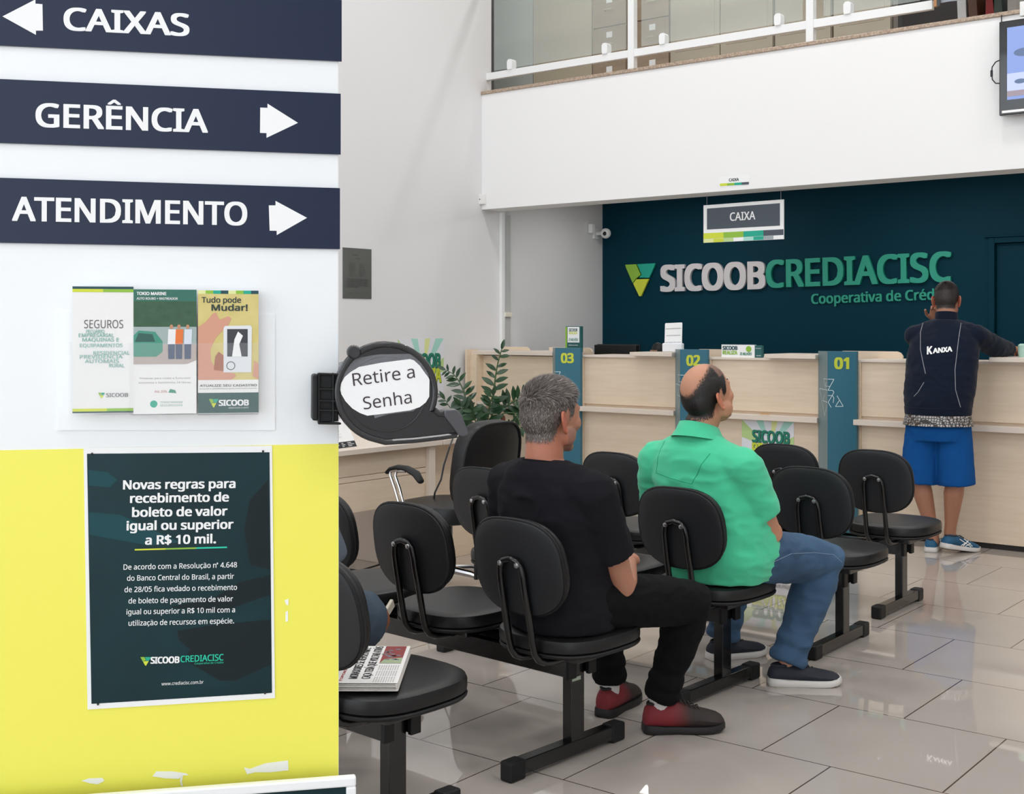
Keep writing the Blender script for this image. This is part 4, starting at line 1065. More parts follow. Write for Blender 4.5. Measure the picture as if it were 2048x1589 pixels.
g.use(mat('photo car window', '#27584f', .4)).flat([(W * .02, H * .58), (W * .34, H * .58), (W * .30, H * .64), (W * .08, H * .65)], .0008)
for x_, c in ((.60, '#e8e8ea'), (.72, '#e2763a'), (.86, '#d4dbe6')):
    g.use(mat('photo shirt ' + c, c, .6)).flat([(W * (x_ - .06), H * .56), (W * (x_ + .06), H * .56), (W * (x_ + .07), H * .68), (W * (x_ - .05), H * .68)], .0008)
    g.use(mat('photo jeans', '#44536e', .6)).flat([(W * (x_ - .05), H * .44), (W * (x_ + .05), H * .44), (W * (x_ + .055), H * .56), (W * (x_ - .055), H * .56)], .0008)
    g.use(mat('photo skin', '#c08a6c', .6)).flat([(W * x_ + W * .03 * math.cos(k), H * .70 + H * .02 * math.sin(k)) for k in (0, 1, 2, 3, 4, 5)], .0008)
g.use(mat('brochure paper')).flat([(0, H * .40), (W * .3, H * .375), (W * .55, H * .37), (W * .8, H * .39), (W, H * .43), (W, 0), (0, 0)], .0009)
g.use(PAPER); put_text(g, 'TOKIO MARINE', W * .05, H * .955, W * .47, H * .024, .0007, .04); put_text(g, 'AUTO ROUBO + RASTREADOR', W * .05, H * .918, W * .65, H * .018, .0007, .02)
g.use(mat('brochure grey ink')); put_text(g, 'Proteção para roubo e furto com', W * .1, H * .28, W * .8, H * .014, .001); put_text(g, 'economia e Assistência 24 Horas.', W * .08, H * .245, W * .84, H * .014, .001)
g.use(mat('news red')); put_text(g, 'Até 20%', W * .33, H * .17, W * .2, H * .02, .001); g.use(mat('photo green car')).flat([(W * .55, H * .17), (W * .68, H * .165), (W * .66, H * .19), (W * .58, H * .2)], .001)
put_text(g, 'TOKIO MARINE', W * .42, H * .085, W * .36, H * .016, .001); put_text(g, 'SEGURADORA', W * .42, H * .06, W * .36, H * .016, .001)
g.use(LOGOT).flat([(W * (.32 + .06 * math.cos(k * .5)), H * .08 + W * .06 * math.sin(k * .5)) for k in range(12)], .001)
g.build('cover_print', None, tb, smooth=False)
tb, W, H = brochure(396, 517, 581, 827, 'Tudo pode Mudar brochure with a camera photo in the right pocket')
g = G(); R4(g, mat('mustard print', '#cdbd72', .5, var=('#d8c985', 30, (1, 1, 1))), W, H, 0, .26, 1, 1, .0003)
for k in range(8): R4(g, [lt[0], LOGOG, LOGOT, LOGOD][k % 4], W, H, k / 8, .972, (k + 1) / 8, 1)
R4(g, mat('brochure paper'), W, H, 0, .16, 1, .27, .0005); R4(g, mat('brochure foot green', '#1f4f4c', .5), W, H, 0, 0, 1, .165, .0006)
hand = mat('photo hand', '#d29a82', .6); hand2 = mat('photo hand shade', '#a86a52', .6)
g.use(hand).flat([(0, H * .27), (W * .55, H * .27), (W * .63, H * .30), (W * .60, H * .32), (W * .3, H * .36), (W * .22, H * .42), (W * .2, H * .52), (W * .3, H * .62), (W * .5, H * .72), (W * .55, H * .77), (W * .5, H * .79), (W * .35, H * .76), (W * .3, H * .82), (W * .24, H * .81), (W * .12, H * .74), (0, H * .7)], .0007)
g.use(hand2).flat([(W * .26, H * .35), (W * .45, H * .34), (W * .42, H * .47), (W * .34, H * .5), (W * .28, H * .46)], .0008); g.use(hand).flat([(W * .9, H * .3), (W, H * .27), (W, H * .4), (W * .93, H * .43)], .0008)
g.use(mat('print camera silver', '#dfe2e6', .3)).flat([(W * .42, H * .33), (W * .88, H * .33), (W * .89, H * .70), (W * .86, H * .715), (W * .44, H * .71), (W * .42, H * .69)], .0010)
g.use(mat('print camera screen', '#30323a', .3)).flat([(W * .48, H * .46), (W * .82, H * .46), (W * .82, H * .685), (W * .48, H * .685)], .0012)
g.use(PAPER).flat([(W * .56, H * .46), (W * .72, H * .46), (W * .68, H * .56), (W * .74, H * .63), (W * .66, H * .665), (W * .6, H * .6)], .0013)
g.use(mat('brochure grey ink')); rr = W * .075; cc = (W * .54, H * .385)
for k in range(16):
    a_, b_ = k * math.pi / 8, (k + 1) * math.pi / 8
    g.flat([(cc[0] + rr * math.cos(a_), cc[1] + rr * math.sin(a_)), (cc[0] + rr * math.cos(b_), cc[1] + rr * math.sin(b_)), (cc[0] + rr * .8 * math.cos(b_), cc[1] + rr * .8 * math.sin(b_)), (cc[0] + rr * .8 * math.cos(a_), cc[1] + rr * .8 * math.sin(a_))], .0012)
g.use(mat('brochure text green', '#2b3a34', .5)); put_text(g, 'Tudo pode', W * .06, H * .90, W * .65, H * .045, .0008, .02); put_text(g, 'Mudar!', W * .22, H * .835, W * .6, H * .05, .0008, .03)
put_text(g, 'ATUALIZE SEU CADASTRO', W * .03, H * .215, W * .94, H * .018, .0008, .01); put_text(g, 'procure o atendimento para mais informações', W * .03, H * .195, W * .94, H * .008, .0008)
g.use(PAPER); put_text(g, 'SICOOB', W * .34, H * .06, W * .5, H * .045, .0009, .05); put_text(g, 'ASSOCIADO A VOCÊ.', W * .5, H * .035, W * .34, H * .012, .0009)
tri_logo(g, lambda x, y: (W * (.18 + .155 * x), H * (.045 + .07 * y)), .0009)
g.build('cover_print', None, tb, smooth=False)

# framed board leaning at the foot of the totem
ss = TS(.05)
c = [ss.p(712, 1553), ss.p(0, 1596)]
sl = (c[0][1] - c[1][1]) / (c[0][0] - c[1][0])
t = thing('framed_board', 'white framed dark green board at the foot of the sign panel', 'board', M=ss.M)
x1 = c[0][0]; x0 = -.78; y1 = c[0][1]; y0 = .22
fw = .016
g = G().bb((x0, y1 - fw, -.012), (x1, y1, .004)).bb((x0, y0, -.012), (x1, y0 + fw, .004)).bb((x0, y0 + fw, -.012), (x0 + fw, y1 - fw, .004)).bb((x1 - fw, y0 + fw, -.012), (x1, y1 - fw, .004))
g.build('frame', mat('white frame', '#f1f3f4', .35), t, smooth=False, bevel=.003)
G().bb((x0 + fw, y0 + fw, -.010), (x1 - fw, y1 - fw, -.004)).build('dark_sheet', dgm, t, smooth=False)
g = G().bb((x0 + .1, .0, -.03), (x0 + .14, y0 + .02, -.012)).bb((x1 - .14, 0, -.03), (x1 - .10, y0 + .02, -.012)); g.build('stand_leg', mat('white frame'), t, smooth=False)

# ------------------------------------------------------------------ ticket dispenser
ss = TS(.035)
K = 6.0235; q = lambda x, y: ss.p(610 + x / K, 670 + y / K)
t = thing('ticket_dispenser', 'smoky black ticket dispenser labelled Retire a Senha clipped to the sign panel edge', 'ticket dispenser', M=ss.M)
cx_, cy_ = 967, 690; RR = 585
out = [(cx_ + RR * math.cos(math.radians(a)), cy_ - RR * .985 * math.sin(math.radians(a))) for a in range(-22, 262, 8)]
out += [(960, 1285), (1100, 1275), (1300, 1262), (1600, 1228), (1815, 1200), (1840, 1180), (1790, 1080), (1720, 960), (1660, 945), (1600, 945), (1550, 905)]
outl = [q(*p) for p in out]
DSP = mat('smoky dispenser plastic', '#161518', .12, coat=.3)
G().prism(outl, -.02, .012).build('drum_case', DSP, t, bevel=.004, seg=3, angle=25)
g = G().tube([(x, y, .012) for x, y in outl], .0052, 10, closed=True); g.build('case_rim', mat('grey black rim', '#222225', .3, coat=.2), t)
g = G().tube([(x, y, -.014) for x, y in outl], .0052, 10, closed=True); g.build('rear_rim', mat('grey black rim'), t)
inn = [q(cx_ + 470 * math.cos(math.radians(a)), cy_ + 20 - 450 * math.sin(math.radians(a))) for a in range(0, 360, 10)]
g = G().tube([(x, y, .0121) for x, y in inn], .0012, 8, closed=True); g.build('inner_ring', mat('grey black rim'), t)
g = G(); lab = [(416, 650), (428, 580), (470, 505), (540, 445), (640, 385), (900, 335), (1250, 290), (1300, 305), (1370, 370), (1440, 470), (1472, 508), (1485, 540), (1482, 740), (1440, 810), (1370, 865), (1250, 905), (1000, 938), (740, 968), (650, 935), (560, 880), (480, 795), (430, 710)]
g.prism([q(*p) for p in lab], .0135, .0142); g.build('paper_label', PAPER, t, smooth=False)
g = G().use(mat('label ink', '#3a2f3a', .6)); LS = lambda tx_, a_, b_, h_: ss.text(g, tx_, (610 + a_[0] / K, 670 + a_[1] / K), (610 + b_[0] / K, 670 + b_[1] / K), h_ / K, .0148, -.004)
LS('Retire a', (575, 612), (1312, 512), 150); LS('Senha', (700, 893), (1275, 815), 148); g.build('lettering', None, t, smooth=False)
tape = mat('crumpled clear tape', '#8a8d93', .25, alpha=.45, bump=(90, .6, .004))
g = G().prism([q(*p) for p in ((400, 330), (560, 290), (860, 235), (1300, 225), (1400, 270), (1470, 420), (1480, 505), (1430, 470), (1380, 385), (1300, 302), (1250, 288), (640, 382), (520, 455), (430, 560), (385, 470))], .0131, .0135); g.build('tape', tape, t, smooth=False)
g = G().prism([q(*p) for p in ((600, 905), (740, 965), (1250, 905), (1330, 880), (1290, 915), (1000, 950), (830, 1000), (820, 960))], .0131, .0135); g.build('tape', tape, t, smooth=False)
x, y = q(578, 205); G().lathe([(.0095, 0), (.0115, .006), (.0115, .02), (.009, .024)], 20, Matrix.Translation((x, y, .002))).build('hinge_knob', mat('grey black rim'), t)
g = G().prism([q(*p) for p in ((1650, 905), (1690, 893), (1800, 890), (1850, 945), (1945, 1160), (1935, 1195), (1870, 1212), (1830, 1200), (1655, 965))], -.012, .024); g.build('ticket_tongue', mat('tongue grey', '#4a4a4e', .3), t, bevel=.002)
# bracket
g = G().prism([q(*p) for p in ((85, 480), (150, 470), (150, 1030), (80, 1025))], -.033, .016); g.build('mounting_plate', BLK, t, smooth=False, bevel=.003)
g = G().prism([q(*p) for p in ((150, 470), (400, 480), (400, 1040), (150, 1060))], -.026, .004)
for y_ in (455, 635, 775, 890, 1045): g.prism([q(*p) for p in ((150, y_), (430, y_ + 8), (430, y_ + 32), (150, y_ + 28))], .0, .014)
for x_ in (150, 320): g.prism([q(*p) for p in ((x_, 455), (x_ + 26, 455), (x_ + 26, 1070), (x_, 1070))], .0, .014)
g.build('ribbed_bracket', BLK, t, smooth=False, bevel=.002)
x, y = q(380, 742); G().ell((x, y, .010), (.002, .002, .002)).build('rivet', STEEL, t)
# ================================================================== people
from mathutils.bvhtree import BVHTree
V = Vector


def hd(a): a = math.radians(a); return V((math.cos(a), math.sin(a), 0)), V((math.sin(a), -math.cos(a), 0))   # forward, right


def sring(c, r, f, a, b, n=36, e=2.3):
    out = []
    for k in range(n):
        th = 2 * math.pi * k / n; x, y = math.cos(th), math.sin(th)
        out.append(tuple(c + r * (a * abs(x) ** (2 / e) * (1 if x >= 0 else -1)) + f * (b * abs(y) ** (2 / e) * (1 if y >= 0 else -1))))
    return out


def fuse(g, voxel, it=4, fac=.5, keep_ends=False):
    me = bpy.data.meshes.new('f'); me.from_pydata(g.v, [], g.f); me.update()
    o = bpy.data.objects.new('f', me); COL.objects.link(o)
    m = o.modifiers.new('r', 'REMESH'); m.mode = 'VOXEL'; m.voxel_size = voxel; m.adaptivity = 0
    if it: s = o.modifiers.new('s', 'SMOOTH'); s.iterations = it; s.factor = fac
    dg = bpy.context.evaluated_depsgraph_get(); dg.update()
    e = o.evaluated_get(dg); m2 = bpy.data.meshes.new_from_object(e)
    n = len(m2.vertices); co = np.empty(n * 3); m2.vertices.foreach_get('co', co); co = co.reshape(-1, 3)
    nm = np.empty(n * 3); m2.vertices.foreach_get('normal', nm); nm = nm.reshape(-1, 3)
    fs = [tuple(p.vertices) for p in m2.polygons]
    bpy.data.objects.remove(o); bpy.data.meshes.remove(me); bpy.data.meshes.remove(m2)
    return co, nm, fs


def wrinkle(co, nm, amp, k=(9, 9, 7), rid=1.0, seed=0., wf=None):
    out = co.copy(); kk = V(k)
    for i in range(len(co)):
        p = V((co[i][0] * kk[0] + seed, co[i][1] * kk[1], co[i][2] * kk[2] + seed))
        w = noise.noise(p); w2 = 1 - abs(noise.noise(p * 1.9 + V((5, 3, 1)))) * 2.2
        d = amp * (w * .9 + rid * .55 * w2)
        if wf: d *= wf(co[i])
        out[i] = co[i] + nm[i] * d
    return out


def emit(name, co, fs, m, parent, org, smooth=True, tint=None):
    me = bpy.data.meshes.new(name); me.from_pydata((co - np.array(org)).tolist(), [], fs); me.update()
    me.materials.append(m); me.polygons.foreach_set('use_smooth', [True] * len(me.polygons))
    if tint is not None:
        a = me.color_attributes.new('tint', 'FLOAT_COLOR', 'POINT'); a.data.foreach_set('color', np.array(tint, dtype=np.float32).ravel())
    o = bpy.data.objects.new(name, me); COL.objects.link(o)
    if parent is not None: o.parent = parent
    return o


def skin_mat():
    m = mat('skin', '#b98069', .48, bump=(260, .10, .0006))
    nt = m.node_tree; b = nt.nodes['Principled BSDF']
    a = nt.nodes.new('ShaderNodeAttribute'); a.attribute_name = 'tint'
    nt.links.new(a.outputs['Color'], b.inputs['Base Color'])
    b.inputs['Subsurface Weight'].default_value = .08; b.inputs['Subsurface Radius'].default_value = (.01, .004, .002); b.inputs['Subsurface Scale'].default_value = .5
    return m


SKIN = skin_mat()


def hair_mat(name, cols, rough=.5):
    m = bpy.data.materials.new(name); m.use_nodes = True; nt = m.node_tree; b = nt.nodes['Principled BSDF']
    ge = nt.nodes.new('ShaderNodeNewGeometry'); rp = nt.nodes.new('ShaderNodeValToRGB'); rp.color_ramp.interpolation = 'LINEAR'
    cr = rp.color_ramp
    while len(cr.elements) < len(cols): cr.elements.new(.5)
    for i, c in enumerate(cols): cr.elements[i].position = i / (len(cols) - 1); cr.elements[i].color = lin(c)
    nt.links.new(ge.outputs['Random Per Island'], rp.inputs[0]); nt.links.new(rp.outputs[0], b.inputs['Base Color']); b.inputs['Roughness'].default_value = rough
    return m


def hairline(y):
    xs_ = [-.12, -.05, -.028, -.012, .008, .020, .034, .045, .06, .085, .12]; zs_ = [-.064, -.068, -.045, .012, .030, -.006, .004, .040, .066, .088, .10]
    return float(np.interp(y, xs_, zs_))


def head_parts(g, Mh, sc, heavy=0.):
    T = lambda *p: tuple(Mh @ V(p)); R3 = Mh.to_3x3()
    def E_(c, r): g.ell(T(*c), [q for q in r], R=R3 @ Matrix.Identity(3), n=28, m=18)
    E_((0, -.006, .033), (.076 * sc, .097 * sc, .090 * sc)); E_((0, -.040, .012), (.068, .064, .074)); E_((0, .030, .01), (.066, .064, .075))
    E_((0, .038, -.035), (.056 + heavy, .050, .070)); E_((0, .030, -.068), (.052 + heavy, .048, .042)); E_((0, .068, -.094), (.022 + heavy * .5, .018, .018))
    for s in (-1, 1):
        E_((s * .040, .060, -.020), (.022, .024, .026)); E_((s * (.052 + heavy * .8), .020, -.055), (.016, .034, .030))
        g.tube([T(s * .012, .090, .026), T(s * .040, .080, .026)], [.010, .008], 10, round_ends=True)
        g.tube([T(s * .017, .084, .011), T(s * .031, .0855, .0165), T(s * .045, .077, .010)], [.004, .0048, .004], 10, round_ends=True)
        g.tube([T(s * .018, .083, .000), T(s * .031, .084, -.004), T(s * .044, .077, .002)], [.0038, .0042, .0038], 10, round_ends=True)
    g.tube([T(0, .090, .018), T(0, .103, -.006), T(0, .112, -.024)], [.007, .009, .011], 12, round_ends=True); E_((0, .103, -.030), (.015, .011, .008))
    g.tube([T(-.020, .082, -.058), T(0, .090, -.056), T(.020, .082, -.058)], [.004, .0065, .004], 10, round_ends=True)
    g.tube([T(-.017, .081, -.067), T(0, .088, -.068), T(.017, .081, -.067)], [.004, .007, .004], 10, round_ends=True)


def ear(g, Mh, s):
    base = V((s * .070, -.004, -.012)); bk = V((s * .52, -.85, 0)).normalized(); up = V((0, -.12, .99)).normalized(); nrm = bk.cross(up).normalized() * s
    E2 = [(.000, .010), (.002, .024), (.010, .033), (.021, .033), (.029, .024), (.031, .008), (.026, -.010), (.018, -.024), (.008, -.031), (.000, -.026), (-.002, -.014)]
    P = [tuple(Mh @ (base + bk * a + up * b)) for a, b in E2]
    g.tube(P, [.003, .004, .0045, .0045, .0045, .0042, .004, .005, .006, .005, .003], 10, round_ends=True)
    pl = [[base + bk * (.013 + .013 * math.cos(k * .5236)) + up * (.002 + .028 * math.sin(k * .5236)) + nrm * o_ for k in range(12)] for o_ in (-.0015, .0015)]
    g.loft([[tuple(Mh @ p) for p in r] for r in pl])
    g.tube([tuple(Mh @ (base + bk * a + up * b + nrm * .002)) for a, b in ((.008, .022), (.018, .016), (.021, .0), (.012, -.012))], .003, 8, round_ends=True)
    g.tube([tuple(Mh @ (base + bk * a + up * b)) for a, b in ((-.004, .004), (.003, -.002), (.002, -.008))], .004, 8, round_ends=True)


def hand(g, w, d, n, side, curl=.5, sc=1.0, splay=.0):
    """w wrist, d direction of fingers, n back-of-hand normal, side: +1 thumb towards d x n"""
    w = V(w); d = V(d).normalized(); n = V(n); n = (n - d * n.dot(d)).normalized(); s = d.cross(n)
    k = sc
    g.tube([w - d * .02 * k, w + d * .015 * k, w + d * .05 * k, w + d * .088 * k], [(.027 * k, .020 * k), (.031 * k, .019 * k), (.039 * k, .017 * k), (.038 * k, .012 * k)], 18, hint=tuple(n), round_ends=True)
    for i, (o_, L) in enumerate(((.029, .070), (.0100, .078), (-.0095, .072), (-.028, .056))):
        b_ = w + d * (.084 - .006 * abs(i - 1.2)) * k + s * (o_ * side * k); P = [b_ - d * .012 * k, b_]; dd = (d + s * side * splay * (1.5 - i) * .1).normalized(); a = 0
        for j, fr in enumerate((.44, .31, .25)):
            a += curl * (.8 + .25 * i * .3) * (.9 if j else .7); v_ = dd * math.cos(a) - n * math.sin(a); P.append(P[-1] + v_ * (L * fr * k))
        g.tube([tuple(p) for p in P], [.0088 * k, .0092 * k, .0086 * k, .0080 * k, .0066 * k], 12, round_ends=True)
    b_ = w + d * .022 * k + s * (.026 * side * k) - n * .004 * k; d1 = (d * .62 + s * side * .72 - n * .30).normalized(); d2 = (d * .9 + s * side * .25 - n * (.3 + curl * .3)).normalized()
    g.tube([tuple(p) for p in (b_ - d1 * .01, b_ + d1 * .022 * k, b_ + d1 * .040 * k, b_ + d1 * .040 * k + d2 * .028 * k, b_ + d1 * .040 * k + d2 * .05 * k)], [.013 * k, .0125 * k, .0102 * k, .0098 * k, .0078 * k], 12, round_ends=True)


def shoe(root, org, heel, ang, L, upper, sole, pitch=0., name='shoe', collar=None, lace=None, label=None, hs=1.0, swoosh=None):
    a = math.radians(ang); M_ = Matrix.Translation(V(heel) - V(org)) @ Matrix.Rotation(a - math.pi / 2, 4, 'Z')
    if pitch: M_ = M_ @ Matrix.Translation((0, L * .8, 0)) @ Matrix.Rotation(math.radians(-pitch), 4, 'X') @ Matrix.Translation((0, -L * .8, 0))
    st = [(0, .020, .050), (.02, .030, .066), (.07, .036, .080), (.16, .0385, .088), (.28, .040, .088), (.36, .041, .085), (.46, .043, .076), (.58, .047, .068), (.70, .050, .061), (.80, .050, .055), (.90, .044, .048), (.96, .033, .040), (.995, .012, .028)]
    rings = []
    for t_, w_, h_ in st:
        r = []; h_ *= hs
        for k in range(20):
            th = 2 * math.pi * k / 20; x, z = math.cos(th), math.sin(th)
            e = 2.4; x = abs(x) ** (2 / e) * (1 if x >= 0 else -1); z = abs(z) ** (2 / e) * (1 if z >= 0 else -1)
            narrow = 1 - .28 * max(z, 0)
            r.append((x * w_ * narrow + .004 * math.sin(t_ * 3), t_ * L, .016 + (h_ - .014) * (z * .5 + .5)))
        rings.append(r)
    o = G().loft(rings).build(name, upper, root, M=M_)
    if label: o['label'] = label
    out = []
    S2 = [(0, .022), (.03, .033), (.1, .039), (.25, .038), (.4, .037), (.55, .045), (.7, .051), (.82, .050), (.92, .042), (.98, .026)]
    out = [(w_ * 1.07 + .004 * math.sin(t_ * 3), t_ * L * 1.02 - .003) for t_, w_ in S2] + [(-w_ * 1.07 + .004 * math.sin(t_ * 3), t_ * L * 1.02 - .003) for t_, w_ in reversed(S2)]
    g = G(); n = len(out); rr = []
    for z, k in ((0, .93), (.004, 1), (.018, 1), (.026, .97)):
        rr.append([(x * k, (y - L / 2) * (1 - (1 - k) * .4) + L / 2, z + .012 * max(0, (y / L - .75) / .25) ** 2 + (.006 if z > .02 and y < L * .2 else 0)) for x, y in out])
    g.loft(rr).build('sole', sole, o, angle=50)
    g = G(); c = []
    for k in range(24):
        th = 2 * math.pi * k / 24; y = L * (.20 + .145 * math.sin(th)); c.append((.0235 * math.cos(th), y, hs * (.0795 + .022 * (y / L - .15) if y > L * .07 else .077)))
    g.tube(c, .0065, 8, closed=True).build('collar', collar or upper, o)
    if lace:
        g = G()
        for k in range(5):
            y = L * (.42 + k * .055); z = .088 * hs - k * .0060
            g.tube([(-.024, y, z - .010), (0, y + .006, z + .001), (.024, y + .01, z - .010)], .0026, 6)
        g.build('laces', lace, o)
    if swoosh:
        g = G()
        for a_, b_ in swoosh: g.tube([(.0445, a_[0] * L, a_[1]), (.0515, b_[0] * L, b_[1])], .0028, 6)
        g.build('side_stripes', PAPER, o)
    return o


TRB = []


def person(spec):
    S = spec; org = V(S['org']); col = S['skin']
    fw_, rt_ = hd(S['head_h'])
    Mh = Matrix.Translation(V(S['head'])) @ Matrix.Rotation(math.radians(S['head_h'] - 90), 4, 'Z') @ Matrix.Rotation(math.radians(S.get('pitch', 0)), 4, 'X') @ Matrix.Rotation(math.radians(S.get('roll', 0)), 4, 'Y') @ Matrix.Scale(S.get('hs', 1.0), 4)
    # ---- body
    g = G()
    head_parts(g, Mh, S.get('hsc', 1.0), S.get('heavy', 0))
    nb = V(S['neck'])
    g.tube([tuple(Mh @ V((0, -.030, .0))), tuple(Mh @ V((0, -.028, -.055))), tuple(nb + V((0, 0, .02))), tuple(nb - V((0, 0, .06)))], [.052, S.get('nr', .058), S.get('nr', .058) * 1.03, S.get('nr', .058) * 1.05], 24)
    f, r = hd(S['body_h'])
    for (c, a, b) in S['torso']: pass
    g.loft([sring(V(c), r, f, a * .86, b * .84) for c, a, b in S['torso']])
    for s_ in 'LR':
        sh, el, wr = V(S['sh' + s_]), V(S['el' + s_]), V(S['wr' + s_])
        g.tube([tuple(nb - V((0, 0, .05))), tuple(sh)], [.046, .046], 18, round_ends=True)
        m1 = sh.lerp(el, .35); m2 = el.lerp(wr, .25); m3 = el.lerp(wr, .75); q = S.get('arm', 1.0)
        g.tube([tuple(p) for p in (sh, m1, sh.lerp(el, .85), el, m2, m3, wr)], [.056 * q, .051 * q, .041 * q, .040 * q, .042 * q, .031 * q, .026 * q], 20, round_ends=True)
        hp, kn, an = V(S['hp' + s_]), V(S['kn' + s_]), V(S['an' + s_])
        q = S.get('leg', 1.0)
        cv = (S.get('calf') or (-f)); cv = V(cv)
        g.tube([tuple(p) for p in (hp, hp.lerp(kn, .5), kn, kn.lerp(an, .28) + cv * .014, kn.lerp(an, .55) + cv * .006, kn.lerp(an, .85), an, an - V((0, 0, .04)))], [.080 * q, .072 * q, .054 * q, .058 * q, .048 * q, .036 * q, .035 * q, .036 * q], 22, round_ends=True)
    co, nm, fs = fuse(g, .0045, 5)
    he = G()
    hand(he, S['wrL'], S['hdL'][0], S['hdL'][1], S['hdL'][2], S['hdL'][3]); hand(he, S['wrR'], S['hdR'][0], S['hdR'][1], S['hdR'][2], S['hdR'][3])
    co2, nm2, fs2 = fuse(he, .0025, 2)
    ge = G(); ear(ge, Mh, 1); ear(ge, Mh, -1)
    co3, nm3, fs3 = fuse(ge, .0016, 3)
    n1, n2 = len(co), len(co) + len(co2)
    allc = np.vstack([co, co2, co3]); allf = list(fs) + [tuple(i + n1 for i in q) for q in fs2] + [tuple(i + n2 for i in q) for q in fs3]
    Mi = np.array(Mh.inverted()); lc = allc @ Mi[:3, :3].T + Mi[:3, 3]
    base = np.array(lin(col)); tint = np.tile(base, (len(allc), 1)); hair_c = np.array(lin(S['scalp'])); lip = np.array(lin(S.get('lip', '#8f4f48')))
    mask = S['mask']
    near = (np.abs(lc) < .16).all(axis=1)
    for i in np.nonzero(near)[0]:
        x, y, z = lc[i]
        if i < n1:
            m_ = mask(x, y, z)
            st = S.get('stubble', 0)
            if st and m_ < .5 and y > .01 and z < -.030: m_ = max(m_, st)
            tint[i] = tint[i] * (1 - m_) + hair_c * m_
            if y > .078 and -.073 < z < -.052 and abs(x) < .022: tint[i] = lip
            if z < -.05 and y < .02 and S.get('red'): tint[i] = tint[i] * np.array((1.06, .88, .84, 1))
        elif i >= n2: tint[i] = tint[i] * np.array((1.15, .80, .76, 1))
    body = emit('person', allc, allf, SKIN, None, org, tint=tint); body.location = org
    tag(body, S['label'], 'person')
    # eyes
    g = G(); ew = mat('eye white', '#e6e2dd', .2); ei = mat('iris brown', '#2c1b12', .15)
    for s_ in (-1, 1):
        g.use(ew).ell(tuple(Mh @ V((s_ * .031, .0765, .006)) - org), (.0110, .0110, .0110)); g.use(ei).ell(tuple(Mh @ V((s_ * .031, .0845, .006)) - org), (.0048, .0048, .0048))
    g.build('eyes', None, body)
    g = G()
    for s_ in (-1, 1): g.tube([tuple(Mh @ V(p) - org) for p in ((s_ * .012, .0935, .029), (s_ * .028, .0900, .033), (s_ * .043, .080, .029))], [.002, .0032, .0015], 8, round_ends=True)
    g.build('eyebrows', mat('brow hair ' + S['scalp'], S['scalp'], .8), body)
    # ---- hair strands
    rnd_ = random.Random(11); tri = [q for q in fs if near[q[0]] and mask(*lc[q[0]]) > .02]
    if tri:
        g = G(); vs = []; ff = []
        nmm = nm; comb = S['comb']; R3 = Mh.to_3x3()
        W = [mask(*lc[q[0]]) for q in tri]; pick = rnd_.choices(tri, weights=W, k=S['strands'])
        for q in pick:
            u_, v_ = rnd_.random(), rnd_.random()
            p = V(co[q[0]]) * (1 - u_) * (1 - v_) + V(co[q[1]]) * u_ * (1 - v_) + V(co[q[2]]) * u_ * v_ + V(co[q[3 % len(q)]]) * (1 - u_) * v_
            n_ = V(nm[q[0]]).normalized(); l = lc[q[0]]
            L, cv, lift = comb(*l); L *= rnd_.uniform(.65, 1.15)
            c = R3 @ V(cv); c = (c - n_ * c.dot(n_)); c = c.normalized() if c.length > 1e-4 else n_
            c = (c + V([rnd_.uniform(-.35, .35) for _ in range(3)])).normalized(); c = (c - n_ * c.dot(n_)).normalized()
            w = n_.cross(c).normalized() * (S.get('sw', .0007))
            l1 = (n_ * lift + c).normalized(); l2 = (n_ * lift * .45 + c).normalized()
            p0 = p - n_ * .001; p1 = p0 + l1 * L * .5; p2 = p1 + l2 * L * .5
            k = len(vs); vs += [tuple(p0 - w - org), tuple(p0 + w - org), tuple(p1 + w * .9 - org), tuple(p1 - w * .9 - org), tuple(p2 - org)]
            ff += [(k, k + 1, k + 2, k + 3), (k + 3, k + 2, k + 4)]
        g.add(vs, ff); g.build('hair', S['hairm'], body, angle=180)
    # ---- upper garment
    g = G(); T = S['torso']
    g.loft([sring(V(c), r, f, a, b) for c, a, b in T])
    for s_ in 'LR':
        sh, el, wr = V(S['sh' + s_]), V(S['el' + s_]), V(S['wr' + s_]); q = S.get('arm', 1.0)
        sb = nb - V((0, 0, .048)); bk = -f * .012
        g.tube([tuple(sb + bk), tuple(sb.lerp(sh, .35) + bk + V((0, 0, .006))), tuple(sb.lerp(sh, .7) + bk * .5), tuple(sh - V((0, 0, .006)))], [.066, .070, .071, S['slv'][0] * .93], 22, round_ends=True)
        if S['slv'][2] == 'short':
            e_ = sh.lerp(el, S['slv'][3]); g.tube([tuple(sh), tuple(sh.lerp(e_, .5)), tuple(e_)], [S['slv'][0], (S['slv'][0] + S['slv'][1]) / 2, S['slv'][1]], 24, round_ends=True, ends=(True, False))
        else:
            e_ = el.lerp(wr, .93); g.tube([tuple(p) for p in (sh, sh.lerp(el, .5), sh.lerp(el, .85), el, el.lerp(wr, .4), e_)], [S['slv'][0], S['slv'][0] * .94, S['slv'][1] * 1.08, S['slv'][1] * 1.02, S['slv'][1] * .9, S['slv'][1] * .68], 24, round_ends=True, ends=(True, False))
    for c, rr in S.get('blobs', ()): g.ell(c, rr, n=24, m=16)
    q = S.get('nr', .058) + .013; g.loft([sring(nb + V((0, 0, z)), r, f, q * k, q * k, e=2) for z, k in ((-.10, 1.5), (-.05, 1.2), (-.02, 1.03), (.004, 1.0))])
    co, nm, fs = fuse(g, .007, 9)
    co = wrinkle(co, nm, S.get('wr', .005), S.get('wk', (10, 10, 8)), seed=S.get('seed', 1.), wf=S.get('wf'))
    up = emit(S['upname'], co, fs, S['upm'], body, org)
    bvh = BVHTree.FromPolygons([V(c) for c in co], fs)
